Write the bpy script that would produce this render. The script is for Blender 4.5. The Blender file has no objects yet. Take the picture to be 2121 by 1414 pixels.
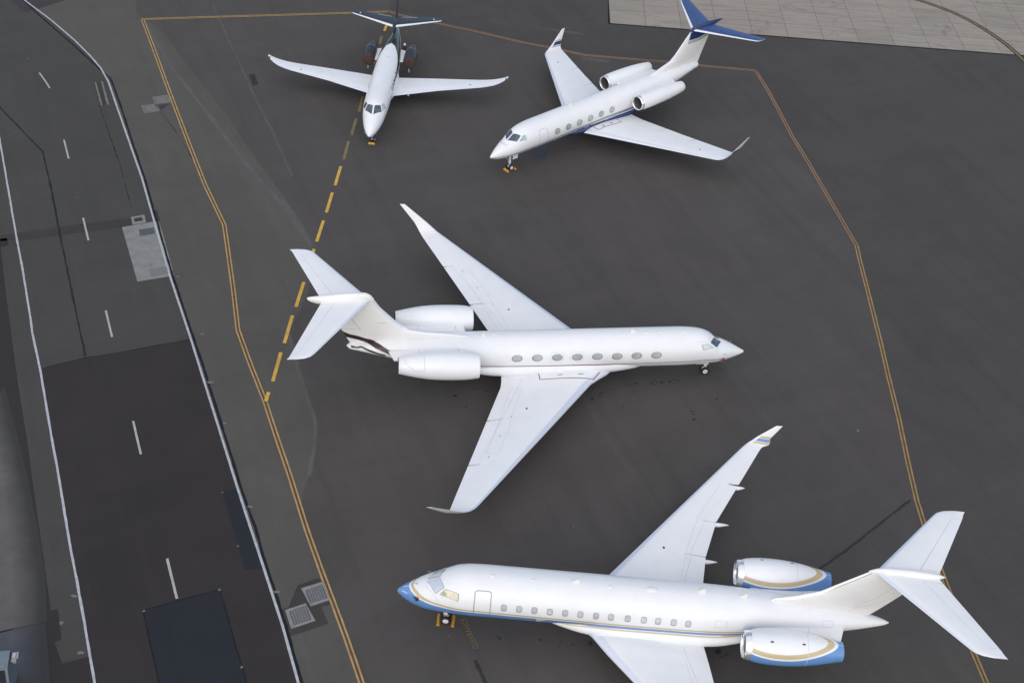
import bpy, bmesh, math, random
from mathutils import Matrix, Vector
random.seed(7)
SC = bpy.context.scene
COL = SC.collection
R = math.radians

# ------------------------------------------------------------------ camera, sky, sun, exposure
FPX, CAMH, PITCH, ROLL = 2568.845, 57.9767, 0.7087425, 0.0897768     # focal length in px of a 2121 px wide frame
cam = bpy.data.objects.new('camera', bpy.data.cameras.new('camera'))
COL.objects.link(cam); SC.camera = cam
cam.data.sensor_width = 36.0
cam.data.lens = FPX / 2121.0 * 36.0
cam.data.clip_start = 0.5; cam.data.clip_end = 6000
_cp, _sp = math.cos(PITCH), math.sin(PITCH)
CW = Vector((0, _cp, -_sp))
CR = math.cos(ROLL) * Vector((1, 0, 0)) + math.sin(ROLL) * Vector((0, _sp, _cp))
CU = -math.sin(ROLL) * Vector((1, 0, 0)) + math.cos(ROLL) * Vector((0, _sp, _cp))
CO = Vector((0, 0, CAMH))
_m = Matrix((CR, CU, -CW)).transposed().to_4x4(); _m.translation = CO
cam.matrix_world = _m

def at(px, py, z=0.0):
    """survey: where the sight line through a photo pixel meets the level z"""
    d = CW + CR * ((px - 1060.5) / FPX) - CU * ((py - 707.0) / FPX)
    t = (z - CAMH) / d.z
    q = CO + d * t
    return (q.x, q.y)

SUN_EL, SUN_AZ = R(40), R(188)          # azimuth clockwise from +Y
W = bpy.data.worlds.new('World'); SC.world = W; W.use_nodes = True
nt = W.node_tree; nt.nodes.clear()
sky = nt.nodes.new('ShaderNodeTexSky'); sky.sky_type = 'NISHITA'; sky.sun_disc = False
sky.sun_elevation = SUN_EL; sky.sun_rotation = SUN_AZ
sky.air_density = 1.0; sky.dust_density = 1.5; sky.ozone_density = 0.6
bg = nt.nodes.new('ShaderNodeBackground'); bg.inputs['Strength'].default_value = 0.10
wo = nt.nodes.new('ShaderNodeOutputWorld')
nt.links.new(sky.outputs[0], bg.inputs[0]); nt.links.new(bg.outputs[0], wo.inputs[0])
sl = bpy.data.lights.new('sun', 'SUN'); sl.energy = 1.5; sl.angle = R(170); sl.color = (1.0, 0.945, 0.88)   # wide, soft: bright overcast behind the camera
so = bpy.data.objects.new('sun', sl); COL.objects.link(so)
sd = Vector((math.sin(SUN_AZ) * math.cos(SUN_EL), math.cos(SUN_AZ) * math.cos(SUN_EL), math.sin(SUN_EL)))
so.rotation_euler = sd.to_track_quat('Z', 'Y').to_euler()
so.location = sd * 200
SC.view_settings.view_transform = 'Standard'; SC.view_settings.look = 'None'
SC.view_settings.exposure = 0.5; SC.view_settings.gamma = 1.0

# ------------------------------------------------------------------ materials
class NT:
    def __init__(s, name):
        s.m = bpy.data.materials.new(name); s.m.use_nodes = True
        s.t = s.m.node_tree; s.b = s.t.nodes['Principled BSDF']; s._co = None
    def n(s, kind, **kw):
        q = s.t.nodes.new('ShaderNode' + kind)
        for k, v in kw.items():
            if hasattr(q, k) and k not in q.inputs: setattr(q, k, v)
            else: q.inputs[k].default_value = v
        return q
    def l(s, a, b): s.t.links.new(a, b)
    def co(s):
        if s._co is None: s._co = s.n('TexCoord').outputs['Object']
        return s._co
    def mapped(s, scale=(1, 1, 1), rot=0.0):
        """coordinates stretched by scale along axes turned by rot from +X"""
        a = s.n('Mapping'); a.inputs['Rotation'].default_value = (0, 0, -rot); s.l(s.co(), a.inputs['Vector'])
        q = s.n('Mapping'); q.inputs['Scale'].default_value = scale; s.l(a.outputs[0], q.inputs['Vector']); return q.outputs[0]
    def noise(s, scale, detail=4, rough=.55, vec=None, dist=0.0):
        q = s.n('TexNoise'); q.inputs['Scale'].default_value = scale; q.inputs['Detail'].default_value = detail
        q.inputs['Roughness'].default_value = rough; q.inputs['Distortion'].default_value = dist
        s.l(vec or s.co(), q.inputs['Vector']); return q.outputs['Fac']
    def ramp(s, fac, stops):
        q = s.n('ValToRGB'); e = q.color_ramp.elements
        while len(e) > 1: e.remove(e[-1])
        e[0].position, e[0].color = stops[0][0], c4(stops[0][1])
        for p, c in stops[1:]:
            k = e.new(p); k.color = c4(c)
        s.l(fac, q.inputs[0]); return q.outputs[0]
    def mix(s, a, b, fac, mode='MIX'):
        q = s.n('Mix'); q.data_type = 'RGBA'; q.blend_type = mode
        for i, v in ((6, a), (7, b)):
            if hasattr(v, 'is_linked'): s.l(v, q.inputs[i])
            else: q.inputs[i].default_value = c4(v)
        if hasattr(fac, 'is_linked'): s.l(fac, q.inputs[0])
        else: q.inputs[0].default_value = fac
        return q.outputs[2]
    def bump(s, h, strength, dist=.01):
        q = s.n('Bump'); q.inputs['Strength'].default_value = strength; q.inputs['Distance'].default_value = dist
        s.l(h, q.inputs['Height']); s.l(q.outputs[0], s.b.inputs['Normal'])

def c4(c):
    if isinstance(c, (int, float)): c = (c, c, c)
    return (c[0], c[1], c[2], 1.0)

def paint(name, col, rough=.32, coat=.35, dirt=.035, metal=0.0):
    s = NT(name)
    n = s.noise(.9, 5, .6); n2 = s.noise(7.0, 3, .6)
    lo = tuple(v * (1 - dirt) for v in col); hi = tuple(min(1, v * (1 + dirt * .35)) for v in col)
    c = s.ramp(n, [(.3, lo), (.62, hi)])
    c = s.mix(c, tuple(v * (1 - dirt * .8) for v in col), s.ramp(n2, [(.55, 0), (.8, .5)]))
    s.l(c, s.b.inputs['Base Color'])
    r = s.n('MapRange'); s.l(n2, r.inputs[0]); r.inputs[3].default_value = rough - .05; r.inputs[4].default_value = rough + .1
    s.l(r.outputs[0], s.b.inputs['Roughness'])
    s.b.inputs['Coat Weight'].default_value = coat; s.b.inputs['Coat Roughness'].default_value = .12
    s.b.inputs['Metallic'].default_value = metal
    return s.m

def plain(name, col, rough=.5, metal=0.0, spec=.5, var=.12, scale=6):
    s = NT(name); n = s.noise(scale, 4)
    s.l(s.ramp(n, [(.3, tuple(v * (1 - var) for v in col)), (.7, tuple(v * (1 + var) for v in col))]), s.b.inputs['Base Color'])
    s.b.inputs['Roughness'].default_value = rough; s.b.inputs['Metallic'].default_value = metal
    s.b.inputs['Specular IOR Level'].default_value = spec
    return s.m

def asphalt(name, lo, hi, tint, grain=.5, streak_rot=0.3, rough=.85, stains=.5, streak=(.05, .9, 1)):
    """lo..hi: range of grey, tint: colour of the drifting patches"""
    s = NT(name)
    big = s.noise(.035, 4, .6); mid = s.noise(.22, 5, .62, dist=.4); fine = s.noise(9.0, 3, .7); tiny = s.noise(60.0, 2, .7)
    c = s.ramp(mid, [(.28, lo), (.72, hi)])
    c = s.mix(c, tint, s.ramp(big, [(.38, 0), (.66, .75)]))
    zone = s.noise(.085, 6, .68, dist=1.2)
    c = s.mix(c, tuple(v * .80 for v in lo), s.ramp(zone, [(.50, 0), (.68, .6)]))
    c = s.mix(c, tuple(v * 1.12 for v in hi), s.ramp(zone, [(.30, .55), (.46, 0)]))
    st = s.noise(1.0, 5, .65, vec=s.mapped(streak, streak_rot))
    c = s.mix(c, tuple(v * .80 for v in lo), s.ramp(st, [(.52, 0), (.74, .65)]))
    c = s.mix(c, tuple(v * 1.18 for v in hi), s.ramp(st, [(.26, .5), (.46, 0)]))
    st2 = s.noise(1.0, 5, .6, vec=s.mapped((streak[0] * 1.3, streak[1] * .45, 1), streak_rot + 1.571))
    c = s.mix(c, tuple(v * .86 for v in lo), s.ramp(st2, [(.54, 0), (.74, .5)]))
    c = s.mix(c, tuple(v * 1.12 for v in hi), s.ramp(st2, [(.28, .45), (.44, 0)]))
    sp = s.noise(.55, 6, .72, dist=.8)
    c = s.mix(c, tuple(v * .62 for v in lo), s.ramp(sp, [(.63, 0), (.74, stains)]))
    c = s.mix(c, s.mix(tuple(v * .72 for v in lo), tuple(v * 1.32 for v in hi), s.ramp(fine, [(.3, 0), (.7, 1)])), .22 * grain)
    c = s.mix(c, s.mix(tuple(v * .45 for v in lo), tuple(v * 1.9 for v in hi), s.ramp(tiny, [(.35, 0), (.65, 1)])), .24 * grain)
    s.l(c, s.b.inputs['Base Color']); s.b.inputs['Roughness'].default_value = rough
    s.b.inputs['Specular IOR Level'].default_value = .32
    s.bump(tiny, .25, .01)
    return s.m

def worn(name, col, keep=.5, soft=.12, scale=5.0, rough=.7, alpha=1.0):
    """road paint or stain that has worn through to the ground in patches"""
    s = NT(name)
    n = s.noise(scale, 6, .72); n2 = s.noise(scale * .13, 3, .6)
    v = s.n('Math', operation='ADD'); s.l(n, v.inputs[0]); s.l(n2, v.inputs[1])
    f = s.ramp(v.outputs[0], [(max(0, 1.0 - keep - soft) * .999, 0.0), (min(1, 1.0 - keep + soft), alpha)])
    s.l(s.ramp(s.noise(scale * .6, 5), [(.3, tuple(x * .78 for x in col)), (.7, tuple(x * 1.12 for x in col))]), s.b.inputs['Base Color'])
    s.b.inputs['Roughness'].default_value = max(rough, .75); s.b.inputs['Specular IOR Level'].default_value = .2
    s.l(f, s.b.inputs['Alpha'])
    return s.m

def glass(name, col, rough=.06, col2=None):
    s = NT(name)
    if col2: s.l(s.ramp(s.noise(1.7, 2, dist=.6), [(.42, col), (.58, col2)]), s.b.inputs['Base Color'])
    else: s.l(s.ramp(s.noise(2.0, 3), [(.3, tuple(v * .8 for v in col)), (.7, tuple(v * 1.2 for v in col))]), s.b.inputs['Base Color'])
    s.b.inputs['Roughness'].default_value = rough; s.b.inputs['Specular IOR Level'].default_value = .6
    s.b.inputs['Coat Weight'].default_value = .6; s.b.inputs['Coat Roughness'].default_value = .03
    return s.m

M = {}
M['white'] = paint('white_paint', (.80, .81, .815), .36, .22)
M['cream'] = paint('warm_white_paint', (.81, .80, .78), .36, .22)  # white with the warm light on upright surfaces mixed into its colour
M['seam'] = plain('panel_seam', (.42, .43, .45), .6)
M['seam_soft'] = plain('faint_panel_seam', (.60, .61, .64), .5)
M['deice'] = plain('bare_leading_edge_metal', (.70, .73, .80), .38, .3, var=.03)
M['chrome'] = plain('polished_metal', (.88, .89, .90), .26, .8, var=.04)
M['duct'] = plain('dull_duct_metal', (.16, .15, .14), .45, .3)
M['fan'] = plain('titanium_fan', (.17, .155, .14), .38, .7)
M['dark'] = plain('dark_hollow', (.012, .012, .013), .6)
M['rubber'] = plain('black_tyre_rubber', (.018, .018, .019), .75)
M['steel'] = plain('gear_strut_metal', (.62, .62, .62), .35, .5)
M['hub'] = plain('white_wheel_hub', (.78, .78, .77), .4)
M['maroon'] = plain('dark_brown_paint', (.045, .022, .024), .3)
M['redline'] = plain('maroon_line_paint', (.15, .03, .055), .35)
M['pinkline'] = plain('pale_rose_line_paint', (.55, .40, .45), .4)
M['navy'] = paint('navy_paint', (.014, .036, .125), .25, .5, .08)
M['navy_top'] = paint('faded_navy_paint', (.030, .068, .205), .38, .3, .12)
M['plum'] = plain('plum_line_paint', (.085, .06, .10), .35)
M['sky_blue'] = paint('light_blue_paint', (.125, .275, .56), .3, .4, .05)
M['gold'] = paint('pale_gold_paint', (.56, .45, .27), .3, .35, .05)
M['black'] = paint('black_paint', (.012, .014, .021), .28, .5, .1)
M['black_top'] = paint('dull_black_paint', (.026, .031, .043), .42, .2, .25)
M['cover'] = plain('brown_red_canvas', (.055, .028, .026), .85, var=.18, scale=9)
M['red'] = plain('red_probe_cover', (.17, .065, .045), .7)
M['chock'] = plain('yellow_rubber', (.56, .29, .035), .6)
M['antenna'] = plain('cream_antenna', (.80, .77, .68), .4)
M['pane'] = glass('shaded_cabin_window', (.46, .47, .43), .1)
M['pane_grey'] = glass('pale_blind_window', (.55, .56, .58), .12)
M['rim'] = plain('window_rim', (.27, .28, .28), .4)
M['rim_grey'] = plain('light_window_rim', (.33, .34, .36), .4)
M['glass_slate'] = glass('slate_windscreen', (.035, .055, .085), .06, (.06, .09, .125))
M['glass_pale'] = glass('blind_behind_windscreen', (.42, .46, .46), .08, (.55, .59, .60))
M['glass_lilac'] = glass('pale_windscreen', (.50, .56, .62), .08, (.58, .63, .68))
M['glass_cream'] = glass('cream_blind_window', (.74, .64, .46), .1)
M['glass_olive'] = glass('olive_window_corner', (.36, .40, .18), .1)
M['glass_mint'] = glass('pale_mint_window', (.50, .60, .56), .08, (.66, .72, .68))
M['glass_teal'] = glass('teal_window', (.22, .38, .38), .08, (.45, .58, .56))
M['glass_dark'] = glass('dark_cabin_window', (.02, .022, .028), .08)

# ------------------------------------------------------------------ mesh helpers
class MB:
    def __init__(s): s.v = []; s.f = []; s.mi = []
    def add(s, vs, fs, mi=0):
        o = len(s.v); s.v += [tuple(p) for p in vs]
        for f in fs: s.f.append(tuple(i + o for i in f)); s.mi.append(mi)
    def grid(s, rows, mi=0, closed=False, cap0=False, cap1=False, mfn=None):
        n = len(rows[0]); vs = [p for r in rows for p in r]; o = len(s.v); s.v += [tuple(p) for p in vs]
        m = n if closed else n - 1
        for i in range(len(rows) - 1):
            for j in range(m):
                k = (j + 1) % n
                s.f.append((o + i * n + j, o + i * n + k, o + (i + 1) * n + k, o + (i + 1) * n + j))
                s.mi.append(mfn(i, j) if mfn else mi)
        if cap0: s.f.append(tuple(o + j for j in range(n - 1, -1, -1))); s.mi.append(mfn(0, 0) if mfn else mi)
        if cap1: s.f.append(tuple(o + (len(rows) - 1) * n + j for j in range(n))); s.mi.append(mfn(len(rows) - 2, 0) if mfn else mi)
    def box(s, c, sz, mi=0, rot=0.0):
        x, y, z = (q / 2 for q in sz); ca, sa = math.cos(rot), math.sin(rot)
        vs = []
        for dz in (-z, z):
            for dx, dy in ((-x, -y), (x, -y), (x, y), (-x, y)):
                vs.append((c[0] + dx * ca - dy * sa, c[1] + dx * sa + dy * ca, c[2] + dz))
        s.add(vs, [(3, 2, 1, 0), (4, 5, 6, 7), (0, 1, 5, 4), (1, 2, 6, 5), (2, 3, 7, 6), (3, 0, 4, 7)], mi)
    def tube(s, a, b, r0, r1=None, n=12, mi=0, caps=True):
        a, b = Vector(a), Vector(b); r1 = r0 if r1 is None else r1
        d = (b - a).normalized(); u = d.orthogonal().normalized(); w = d.cross(u)
        rows = [[p + (u * math.cos(6.28318 * k / n) + w * math.sin(6.28318 * k / n)) * r for k in range(n)] for p, r in ((a, r0), (b, r1))]
        s.grid(rows, mi, True, caps, caps)
    def lathe(s, c, axis, prof, n=28, mi=0, closed_prof=False):
        """prof: (distance along axis, radius[, material])"""
        c = Vector(c); d = Vector(axis).normalized(); u = d.orthogonal().normalized(); w = d.cross(u)
        rows = []
        for q in prof:
            rows.append([c + d * q[0] + (u * math.cos(6.28318 * k / n) + w * math.sin(6.28318 * k / n)) * max(q[1], 1e-4) for k in range(n)])
        s.grid(rows, mi, True, mfn=(lambda i, j: prof[i][2]) if len(prof[0]) > 2 else None)
    def build(s, name, mats, parent=None, smooth=35, merge=1e-5, x0=None):
        """x0: aircraft frame (x aft of nose, y left, z up) -> object frame with its origin x0 aft of the nose"""
        me = bpy.data.meshes.new(name)
        vs = s.v if x0 is None else [(x0 - p[0], p[1], p[2]) for p in s.v]
        me.from_pydata(vs, [], s.f)
        for m in (mats if isinstance(mats, (list, tuple)) else [mats]): me.materials.append(m)
        me.polygons.foreach_set('material_index', s.mi)
        bm = bmesh.new(); bm.from_mesh(me)
        bmesh.ops.remove_doubles(bm, verts=bm.verts, dist=merge)
        bmesh.ops.dissolve_degenerate(bm, edges=bm.edges, dist=1e-6)
        bmesh.ops.recalc_face_normals(bm, faces=bm.faces)
        bm.to_mesh(me); bm.free()
        if smooth:
            me.polygons.foreach_set('use_smooth', [True] * len(me.polygons))
            me.set_sharp_from_angle(angle=R(smooth))
        o = bpy.data.objects.new(name, me); COL.objects.link(o)
        if parent: o.parent = parent
        return o

def tag(o, label=None, cat=None, group=None, kind=None):
    if label: o['label'] = label
    if cat: o['category'] = cat
    if group: o['group'] = group
    if kind: o['kind'] = kind
    return o
def lerp(a, b, t): return a + (b - a) * t
def lin(a, b, n): return [a + (b - a) * i / (n - 1) for i in range(n)]
def resample(pts, n):
    """n points along a polyline, by length (second coordinate in degrees counts 1/40)"""
    L = [0.0]
    for i in range(len(pts) - 1):
        dx = pts[i + 1][0] - pts[i][0]; dy = (pts[i + 1][1] - pts[i][1]) / 40.0
        L.append(L[-1] + math.hypot(dx, dy))
    out = []; j = 0
    for k in range(n):
        t = L[-1] * k / (n - 1)
        while j < len(L) - 2 and t > L[j + 1]: j += 1
        u = (t - L[j]) / (L[j + 1] - L[j] or 1)
        out.append((lerp(pts[j][0], pts[j + 1][0], u), lerp(pts[j][1], pts[j + 1][1], u)))
    return out
def pchip(xs,ys):
    n=len(xs); h=[xs[i+1]-xs[i] for i in range(n-1)]; d=[(ys[i+1]-ys[i])/h[i] for i in range(n-1)]
    m=[0.0]*n; m[0]=d[0]; m[-1]=d[-1]
    for i in range(1,n-1):
        if d[i-1]*d[i]>0:
            a=2*h[i]+h[i-1]; b=h[i]+2*h[i-1]; m[i]=(a+b)/(a/d[i-1]+b/d[i])
    def f(x):
        if x<=xs[0]: return ys[0]
        if x>=xs[-1]: return ys[-1]
        i=0
        while x>xs[i+1]: i+=1
        t=(x-xs[i])/h[i]; t2=t*t; t3=t2*t
        return (2*t3-3*t2+1)*ys[i]+(t3-2*t2+t)*h[i]*m[i]+(-2*t3+3*t2)*ys[i+1]+(t3-t2)*h[i]*m[i+1]
    return f
class Body:
    # rows: x, z of belly, z of crown, half width
    def __init__(s,rows):
        s.rows=rows; xs=[r[0] for r in rows]; s.x0=xs[0]; s.x1=xs[-1]
        s.fb=pchip(xs,[r[1] for r in rows]); s.ft=pchip(xs,[r[2] for r in rows]); s.fw=pchip(xs,[r[3] for r in rows])
    def pt(s,x,th):   # th degrees from crown (0) over the left side (+90) to the belly (180)
        b,t,w=s.fb(x),s.ft(x),s.fw(x); a=math.radians(th); zc=(b+t)/2
        return (x,w*math.sin(a),zc+(t-zc)*math.cos(a))
    def nrm(s,x,th):
        e=.02; a=s.pt(max(x-e,s.x0+.001),th); b=s.pt(min(x+e,s.x1-.001),th); c=s.pt(x,th-1.5); d=s.pt(x,th+1.5)
        u=[b[i]-a[i] for i in range(3)]; v=[d[i]-c[i] for i in range(3)]
        n=[u[1]*v[2]-u[2]*v[1],u[2]*v[0]-u[0]*v[2],u[0]*v[1]-u[1]*v[0]]
        # outward
        m=(0,0,(s.fb(x)+s.ft(x))/2); p=s.pt(x,th)
        if n[1]*(p[1]-m[1])+n[2]*(p[2]-m[2])<0: n=[-q for q in n]
        l=math.sqrt(sum(q*q for q in n)) or 1
        return [q/l for q in n]
    def off(s,x,th,o):
        p=s.pt(x,th); n=s.nrm(x,th); return tuple(p[i]+n[i]*o for i in range(3))
    def inside(s,p):
        if not s.x0<p[0]<s.x1: return False
        b,t,w=s.fb(p[0]),s.ft(p[0]),s.fw(p[0]); zc=(b+t)/2; hh=(t-b)/2
        if hh<1e-4 or w<1e-4: return False
        return (p[1]/w)**2+((p[2]-zc)/hh)**2<1
BODY={
'A':Body([(.15,1.87,1.89,.005),(.19,1.80,1.97,.085),(.3,1.755,2.03,.15),(.52,1.68,2.16,.26),(1.13,1.49,2.52,.54),(1.87,1.345,2.89,.83),(2.2,1.30,3.04,.94),(2.6,1.27,3.33,1.06),(3.0,1.25,3.58,1.15),(3.4,1.235,3.74,1.215),(4.0,1.22,3.85,1.29),(5.1,1.21,3.91,1.345),(7,1.21,3.91,1.35),(18.2,1.21,3.91,1.35),(19.5,1.28,3.91,1.34),(21.5,1.60,3.89,1.22),(23.5,2.08,3.82,.98),(25.5,2.62,3.70,.68),(27.0,3.02,3.58,.38),(27.65,3.2,3.5,.22),(27.75,3.32,3.4,.05)]),
'B':Body([(0,2.33,2.35,.005),(.04,2.25,2.44,.10),(.15,2.15,2.55,.2),(.35,2.0,2.70,.34),(.64,1.84,2.88,.52),(1.1,1.68,3.14,.76),(1.66,1.59,3.44,.98),(2.1,1.565,3.66,1.1),(2.72,1.55,4.0,1.23),(3.3,1.555,4.25,1.34),(3.92,1.56,4.38,1.40),(5,1.57,4.43,1.42),(7,1.57,4.43,1.42),(15.5,1.57,4.43,1.42),(17.5,1.62,4.42,1.40),(19.5,1.80,4.36,1.29),(21.5,2.05,4.22,1.10),(23.5,2.36,4.03,.86),(25.0,2.66,3.82,.60),(26.3,2.96,3.56,.32),(27.0,3.13,3.34,.11),(27.15,3.2,3.26,.02)]),
'C':Body([(.02,1.98,2.0,.005),(.06,1.90,2.08,.085),(.2,1.83,2.18,.17),(.5,1.70,2.40,.34),(1.0,1.60,2.72,.56),(1.5,1.54,3.0,.74),(1.9,1.52,3.18,.86),(2.3,1.51,3.46,.96),(2.7,1.51,3.70,1.04),(3.1,1.52,3.86,1.10),(3.7,1.535,3.97,1.17),(4.6,1.55,4.02,1.22),(7,1.56,4.02,1.23),(15,1.56,4.02,1.23),(16.5,1.63,4.02,1.22),(18.5,1.88,4.0,1.12),(20.5,2.24,3.94,.92),(22.5,2.64,3.84,.66),(24.2,2.98,3.7,.40),(24.95,3.13,3.6,.25),(25.05,3.28,3.42,.05)]),
'D':Body([(.02,1.56,1.58,.005),(.07,1.47,1.67,.10),(.2,1.38,1.77,.19),(.5,1.26,1.96,.36),(1.0,1.16,2.22,.56),(1.6,1.11,2.48,.74),(2.2,1.10,2.70,.87),(2.6,1.095,2.92,.94),(3.0,1.09,3.12,.99),(3.5,1.09,3.24,1.04),(4.4,1.09,3.30,1.09),(5.5,1.09,3.31,1.10),(10,1.09,3.31,1.10),(11.5,1.20,3.31,1.08),(13,1.47,3.28,.98),(14.5,1.80,3.20,.80),(16,2.14,3.06,.56),(17.2,2.4,2.9,.32),(17.9,2.55,2.8,.15),(18,2.62,2.72,.03)]),
}

# ------------------------------------------------------------------ aircraft builders (frame: x aft of nose, y left, z up)
def body_mesh(mb, B, nx=150, nt=64, mi=0):
    xs = []
    L = B.x1 - B.x0
    for i in range(nx):
        t = i / (nx - 1)
        xs.append(B.x0 + L * (t if t > .3 else .3 * (t / .3) ** 1.5))
    rows = [[B.pt(x, 360.0 * j / nt) for j in range(nt)] for x in xs]
    mb.grid(rows, mi, True, True, True)

def ribbon(mb, B, ca, cb, mi, n=60, m=6, off=.004):
    A, C = resample(ca, n), resample(cb, n)
    rows = [[B.off(lerp(A[i][0], C[i][0], j / m), lerp(A[i][1], C[i][1], j / m), off) for j in range(m + 1)] for i in range(n)]
    mb.grid(rows, mi)

def line(mb, B, pts, w, mi, off=.004, n=40, closed=False):
    """thin painted or seam line of width w metres over the body"""
    if closed: pts = list(pts) + [pts[0]]
    P = resample(pts, n); Q = [Vector(B.off(x, t, off)) for x, t in P]; N = [Vector(B.nrm(x, t)) for x, t in P]
    rows = []
    for i in range(n):
        a, b = Q[max(i - 1, 0)], Q[min(i + 1, n - 1)]
        if closed and i in (0, n - 1): a, b = Q[n - 2], Q[1]
        d = (b - a); s = d.cross(N[i]); s = s.normalized() * (w / 2) if s.length > 1e-9 else Vector((0, 0, 0))
        rows.append([Q[i] - s, Q[i] + s])
    mb.grid(rows, mi)

def oval(hx, ht, n, p):
    out = []
    for k in range(n):
        a = 2 * math.pi * k / n; c, s_ = math.cos(a), math.sin(a)
        out.append((hx * math.copysign(abs(c) ** (2 / p), c), ht * math.copysign(abs(s_) ** (2 / p), s_)))
    return out

def window(B, x, th, hx, ht, p, pane, rim, par, x0, shade_shift=0.0, name='cabin_window'):
    mb = MB(); n = 28; E = oval(1, 1, n, p)
    side = 1 if th > 0 else -1
    def ring(k, off, dth=0.0): return [B.off(x + e[0] * hx * k, th + side * dth + e[1] * ht * k, off) for e in E]
    rr = [ring(1.0, -.002), ring(.97, .016), ring(.90, .016), ring(.80, .005, -shade_shift)]  # pane shifted up so the wider lower rim imitates recess shade
    mb.grid(rr, 1, True)
    mb.grid([ring(.80, .005, -shade_shift), ring(.4, .005, -shade_shift), ring(.02, .005, -shade_shift)], 0, True, False, True)
    return mb.build(name, [pane, rim], par, 40, x0=x0)

def quad_window(B, q, pane, rim, par, x0, name, fr=.13, n=9):
    """window from four (x, theta) corners in order, with a raised rim"""
    mb = MB()
    c = (sum(p[0] for p in q) / 4, sum(p[1] for p in q) / 4)
    def corner_round(k):
        out = []
        for i in range(4):
            a, b, d = q[i - 1], q[i], q[(i + 1) % 4]
            for t in (0.16, .08, .03):
                out.append((lerp(b[0], a[0], t), lerp(b[1], a[1], t)))
            out[-1] = (lerp(b[0], (a[0] + d[0]) / 2, .05), lerp(b[1], (a[1] + d[1]) / 2, .05))
            for t in (.08, .16, .33, .5, .67):
                out.append((lerp(b[0], d[0], t), lerp(b[1], d[1], t)))
        return [(c[0] + (x - c[0]) * k, c[1] + (y - c[1]) * k) for x, y in out]
    def ring(k, off): return [B.off(x, t, off) for x, t in corner_round(k)]
    mb.grid([ring(1.0, -.002), ring(.985, .014), ring(1 - fr * .6, .014), ring(1 - fr, .006)], 1, True)
    mb.grid([ring((1 - fr) * k, .006) for k in (1, .8, .6, .4, .2, .03)], 0, True, False, True)
    return mb.build(name, [pane, rim], par, 40, x0=x0)

def foil(c):
    """NACA-like half thickness at chord fraction c, 1 = full thickness"""
    return 5 * (.2969 * math.sqrt(max(c, 0)) - .126 * c - .3516 * c * c + .2843 * c ** 3 - .1036 * c ** 4)

class Wing:
    """sections: (LE xyz, TE xyz, thickness/chord, cant in degrees); left side, mirrored by side=-1; vertical=True for fins"""
    def __init__(s, secs, side=1, vertical=False): s.s = secs; s.side = side; s.vert = vertical; s.n = len(secs)
    def sec(s, u):
        u = min(max(u, 0), s.n - 1); i = min(int(u), s.n - 2); t = u - i; a, b = s.s[i], s.s[i + 1]
        f = lambda p, q: tuple(lerp(p[k], q[k], t) for k in range(3))
        return f(a[0], b[0]), f(a[1], b[1]), lerp(a[2], b[2], t), lerp(a[3], b[3], t)
    def pt(s, u, c, up=1, off=0.0):
        le, te, th, cant = s.sec(u)
        ch = math.hypot(te[0] - le[0], te[2] - le[2]); h = foil(c) * th * ch * (1 if up > 0 else .8)
        if s.vert: n = (0, 1, 0)
        else: a = R(cant); n = (0, -math.sin(a), math.cos(a))
        p = [lerp(le[k], te[k], c) + n[k] * (h + off) * up for k in range(3)]
        p[1] *= s.side
        return tuple(p)
    def loft(s, mb, u0, u1, c0, c1, mi=0, nu=None, nc=12, le_mat=None, le_c=.055, caps=(True, True)):
        us = sorted(set([u0, u1] + [i for i in range(s.n) if u0 < i < u1] + ([lerp(u0, u1, k / nu) for k in range(nu)] if nu else [])))
        cs = [lerp(c0, c1, (1 - math.cos(math.pi * k / nc)) / 2 if c0 == 0 else k / nc) for k in range(nc + 1)]
        if c0 == 0 and le_mat is not None: cs = sorted(set(cs + [le_c]))
        low = cs[1:-1] if c0 == 0 else cs
        if c1 < 1 and c0 == 0: low = cs[1:]
        prof = [(c, 1) for c in cs] + [(c, -1) for c in reversed(low)]
        rows = [[s.pt(u, c, k) for c, k in prof] for u in us]
        np_ = len(prof)
        def mfn(i, j):
            if le_mat is None: return mi
            a, b = prof[j][0], prof[(j + 1) % np_][0]
            return le_mat if max(a, b) <= le_c + 1e-6 else mi
        mb.grid(rows, mi, True, caps[0], caps[1], mfn=mfn)
    def strip(s, mb, pts, w, mi, up=1, off=.004, n=24):
        P = resample(pts, n) if len(pts) > 1 else pts
        Q = [Vector(s.pt(u, c, up, off)) for u, c in P]; rows = []
        for i in range(len(Q)):
            d = Q[min(i + 1, n - 1)] - Q[max(i - 1, 0)]
            e = Vector(s.pt(P[i][0], min(P[i][1] + .02, 1), up, off)) - Vector(s.pt(P[i][0], P[i][1] - .02, up, off))
            g = Vector(s.pt(P[i][0] + .03, P[i][1], up, off)) - Vector(s.pt(P[i][0] - .03, P[i][1], up, off))
            nn = e.cross(g)
            t = d.cross(nn)
            t = t.normalized() * w / 2 if t.length > 1e-9 else Vector((0, 0, 0))
            rows.append([Q[i] - t, Q[i] + t])
        mb.grid(rows, mi)
    def patch(s, mb, pa, pb, mi, up=1, off=.009, n=24, m=10):
        A, C = resample(pa, n), resample(pb, n)
        mb.grid([[s.pt(lerp(A[i][0], C[i][0], j / m), lerp(A[i][1], C[i][1], j / m), up, off) for j in range(m + 1)] for i in range(n)], mi)
    def uy(s, y):       # section parameter at span station y (or z for fins)
        k = 2 if s.vert else 1
        for i in range(s.n - 1):
            a, b = s.s[i][0][k], s.s[i + 1][0][k]
            if a <= y <= b: return i + (y - a) / (b - a)
        return 0 if y < s.s[0][0][k] else s.n - 1
    def uc(s, x, y):
        u = s.uy(y); le, te, _, _ = s.sec(u); return (u, (x - le[0]) / (te[0] - le[0]))

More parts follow.
